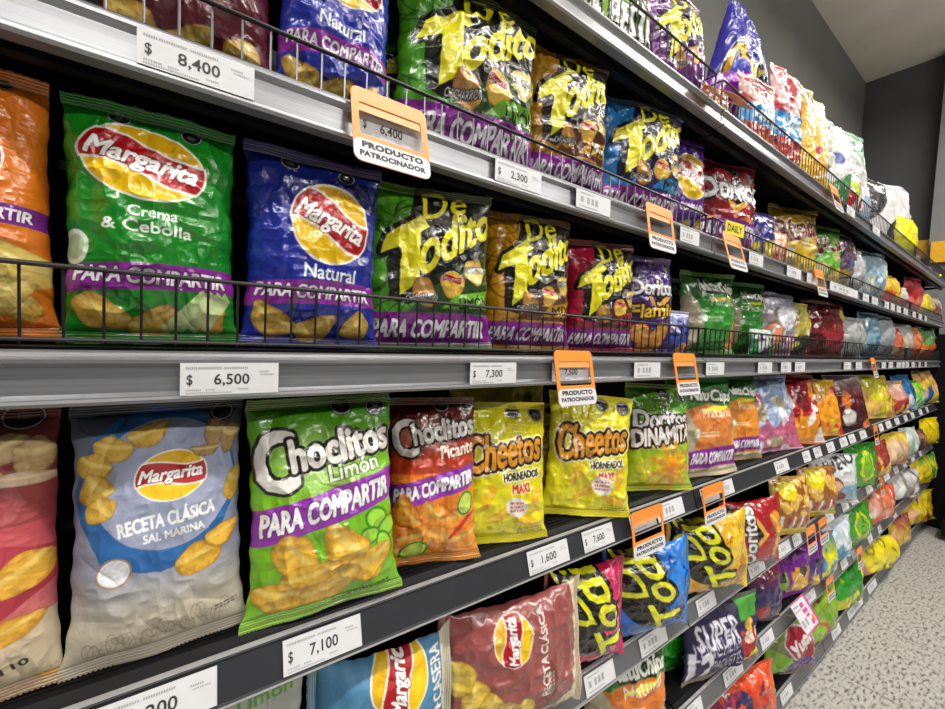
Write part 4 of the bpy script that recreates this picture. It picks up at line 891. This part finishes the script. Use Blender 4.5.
bk=N('ShaderNodeTexBrick',Scale=1.); bk.offset=0; bk.inputs['Color1'].default_value=(1,1,1,1); bk.inputs['Color2'].default_value=(.95,.95,.95,1); bk.inputs['Mortar'].default_value=(.62,.6,.56,1); bk.inputs['Mortar Size'].default_value=.004; bk.inputs['Brick Width'].default_value=.6; bk.inputs['Row Height'].default_value=.6
nt.links.new(tc.outputs['Object'],bk.inputs['Vector']); mx=nt.nodes.new('ShaderNodeMixRGB'); mx.blend_type='MULTIPLY'; mx.inputs[0].default_value=1
nt.links.new(r1.outputs['Color'],mx.inputs[1]); nt.links.new(bk.outputs['Color'],mx.inputs[2]); nt.links.new(mx.outputs[0],bs.inputs['Base Color'])
slab('floor',-6,WX+.1,-7,WY+.1,-.1,0,fm)
# grey column and yellow beam on the end wall
q=aty(938,150,0); 
def atx(px,py,x):
    r=ray(px,py); t=(x-CAM[0])/r[0]; return (x,CAM[1]+t*r[1],CAM[2]+t*r[2])
a=atx(938,150,WX-.12); print('col',a)
b=MB(); b.box(WX-.12,WX,a[1]-.35,a[1],0,ZC); o=b.build('trim_1',[wmat('light_grey_column',(.20,.205,.21))]); o['kind']='structure'
M_YEL=mat('yellow_paint',(.80,.42,.015),.45,noise=.06)
y0=atx(902,250,WX-.05); y1=atx(945,248,WX-.15); print('yel',y0,y1)
b=MB(); b.box(WX-.05,WX-.001,a[1]+.001,y0[1],y0[2]-.09,y0[2]+.07); o=b.build('yellow_beam',[M_YEL]); tag(o,'horizontal yellow beam fixed on the dark end wall','beam')
b=MB(); b.box(WX-.17,WX-.121,a[1]-.34,a[1]-.02,y0[2]-.16,y0[2]+.02); o=b.build('yellow_bracket',[M_YEL]); tag(o,'yellow bracket block on the grey column beside the yellow beam','bracket')
b=MB(); bz=aty(835,131,.3); b.prism_x([(-.02,-.06),(.02,-.06),(.02,.06),(-.02,.06)],-.22,.22); o=b.build('dark_sign_bar',[M_BLK],None,(bz[0],.33,bz[2])); tag(o,'thin black bar standing behind the top shelf bags','bar')
# dark display at right edge: a cart with a red crate on a black base
dx0=atz(925,530,0); print('cart',dx0)
tz=atx(940,334,5.14)[2]
b=MB(); b.prism_x([(-.75,.0),(.30,.0),(.30,tz-.02),(.10,tz),(-.75,tz)],5.145,5.40); o=b.build('dark_cabinet',[M_BLK]); tag(o,'plain black cabinet standing beyond the far end of the shelving','cabinet')
cr=empty('display_cart',(4.77,-.17,0)); 
tag(cr,'dark display cart with a rusty red front at the right picture edge','cart')
b=MB(); b.box(.06,.36,-.55,.05,.04,.16); b.build('cart_base',[M_BLK],cr)
b=MB(); b.prism_y([(.10,.16),(.36,.16),(.36,.8),(.26,.8)],-.52,.02); b.build('cart_body',[M_BLK],cr)
b=MB(); b.prism_y([(.085,.20),(.10,.20),(.225,.72),(.21,.72)],-.50,.0); b.build('red_front',[mat('rusty_red_panel',(.22,.045,.02),.5)],cr)
b=MB(); b.rod((.07,-.48,.17),(.25,-.48,.8),.012,8); b.rod((.07,.0,.17),(.25,.0,.8),.012,8); b.build('edge_tube',[M_EDGE],cr)
for yy in (-.45,0):
    b=MB(); b.rod((.12,yy-.012,.03),(.12,yy+.012,.03),.03,16); b.build('wheel',[M_BLK],cr)
# ------------------------------------------------------------------ lights
def area(name,x,y,z,sx,sy,e,col=(1,.97,.93),rot=(0,0,0)):
    l=bpy.data.lights.new(name,'AREA'); l.shape='RECTANGLE'; l.size=sx; l.size_y=sy; l.energy=e; l.color=col
    o=bpy.data.objects.new(name,l); C.objects.link(o); o.location=(x,y,z); o.rotation_euler=rot; return o
for k,x in enumerate((-1.2,.9,3.0,4.6)): area('ceiling_tube_light',x,-.95,ZC-.35,1.4,.12,30)
for k,x in enumerate((-.6,1.6,3.6)): area('ceiling_tube_light',x,-3.6,ZC-.35,1.5,.2,54)
for x in (.9,3.6): area('ceiling_fill_uplight',x,-1.3,ZC-.5,1.4,.12,22,rot=(math.pi,0,0))  # added upward fill that brightens ceiling and walls, no fixture of its own
w=bpy.data.worlds.new('world'); bpy.context.scene.world=w; w.use_nodes=True; w.node_tree.nodes['Background'].inputs[0].default_value=(.75,.78,.85,1); w.node_tree.nodes['Background'].inputs[1].default_value=.11
vs=bpy.context.scene.view_settings; vs.view_transform='Standard'; vs.look='None'; vs.gamma=1; vs.exposure=.38
bpy.context.scene.cycles.max_bounces=6
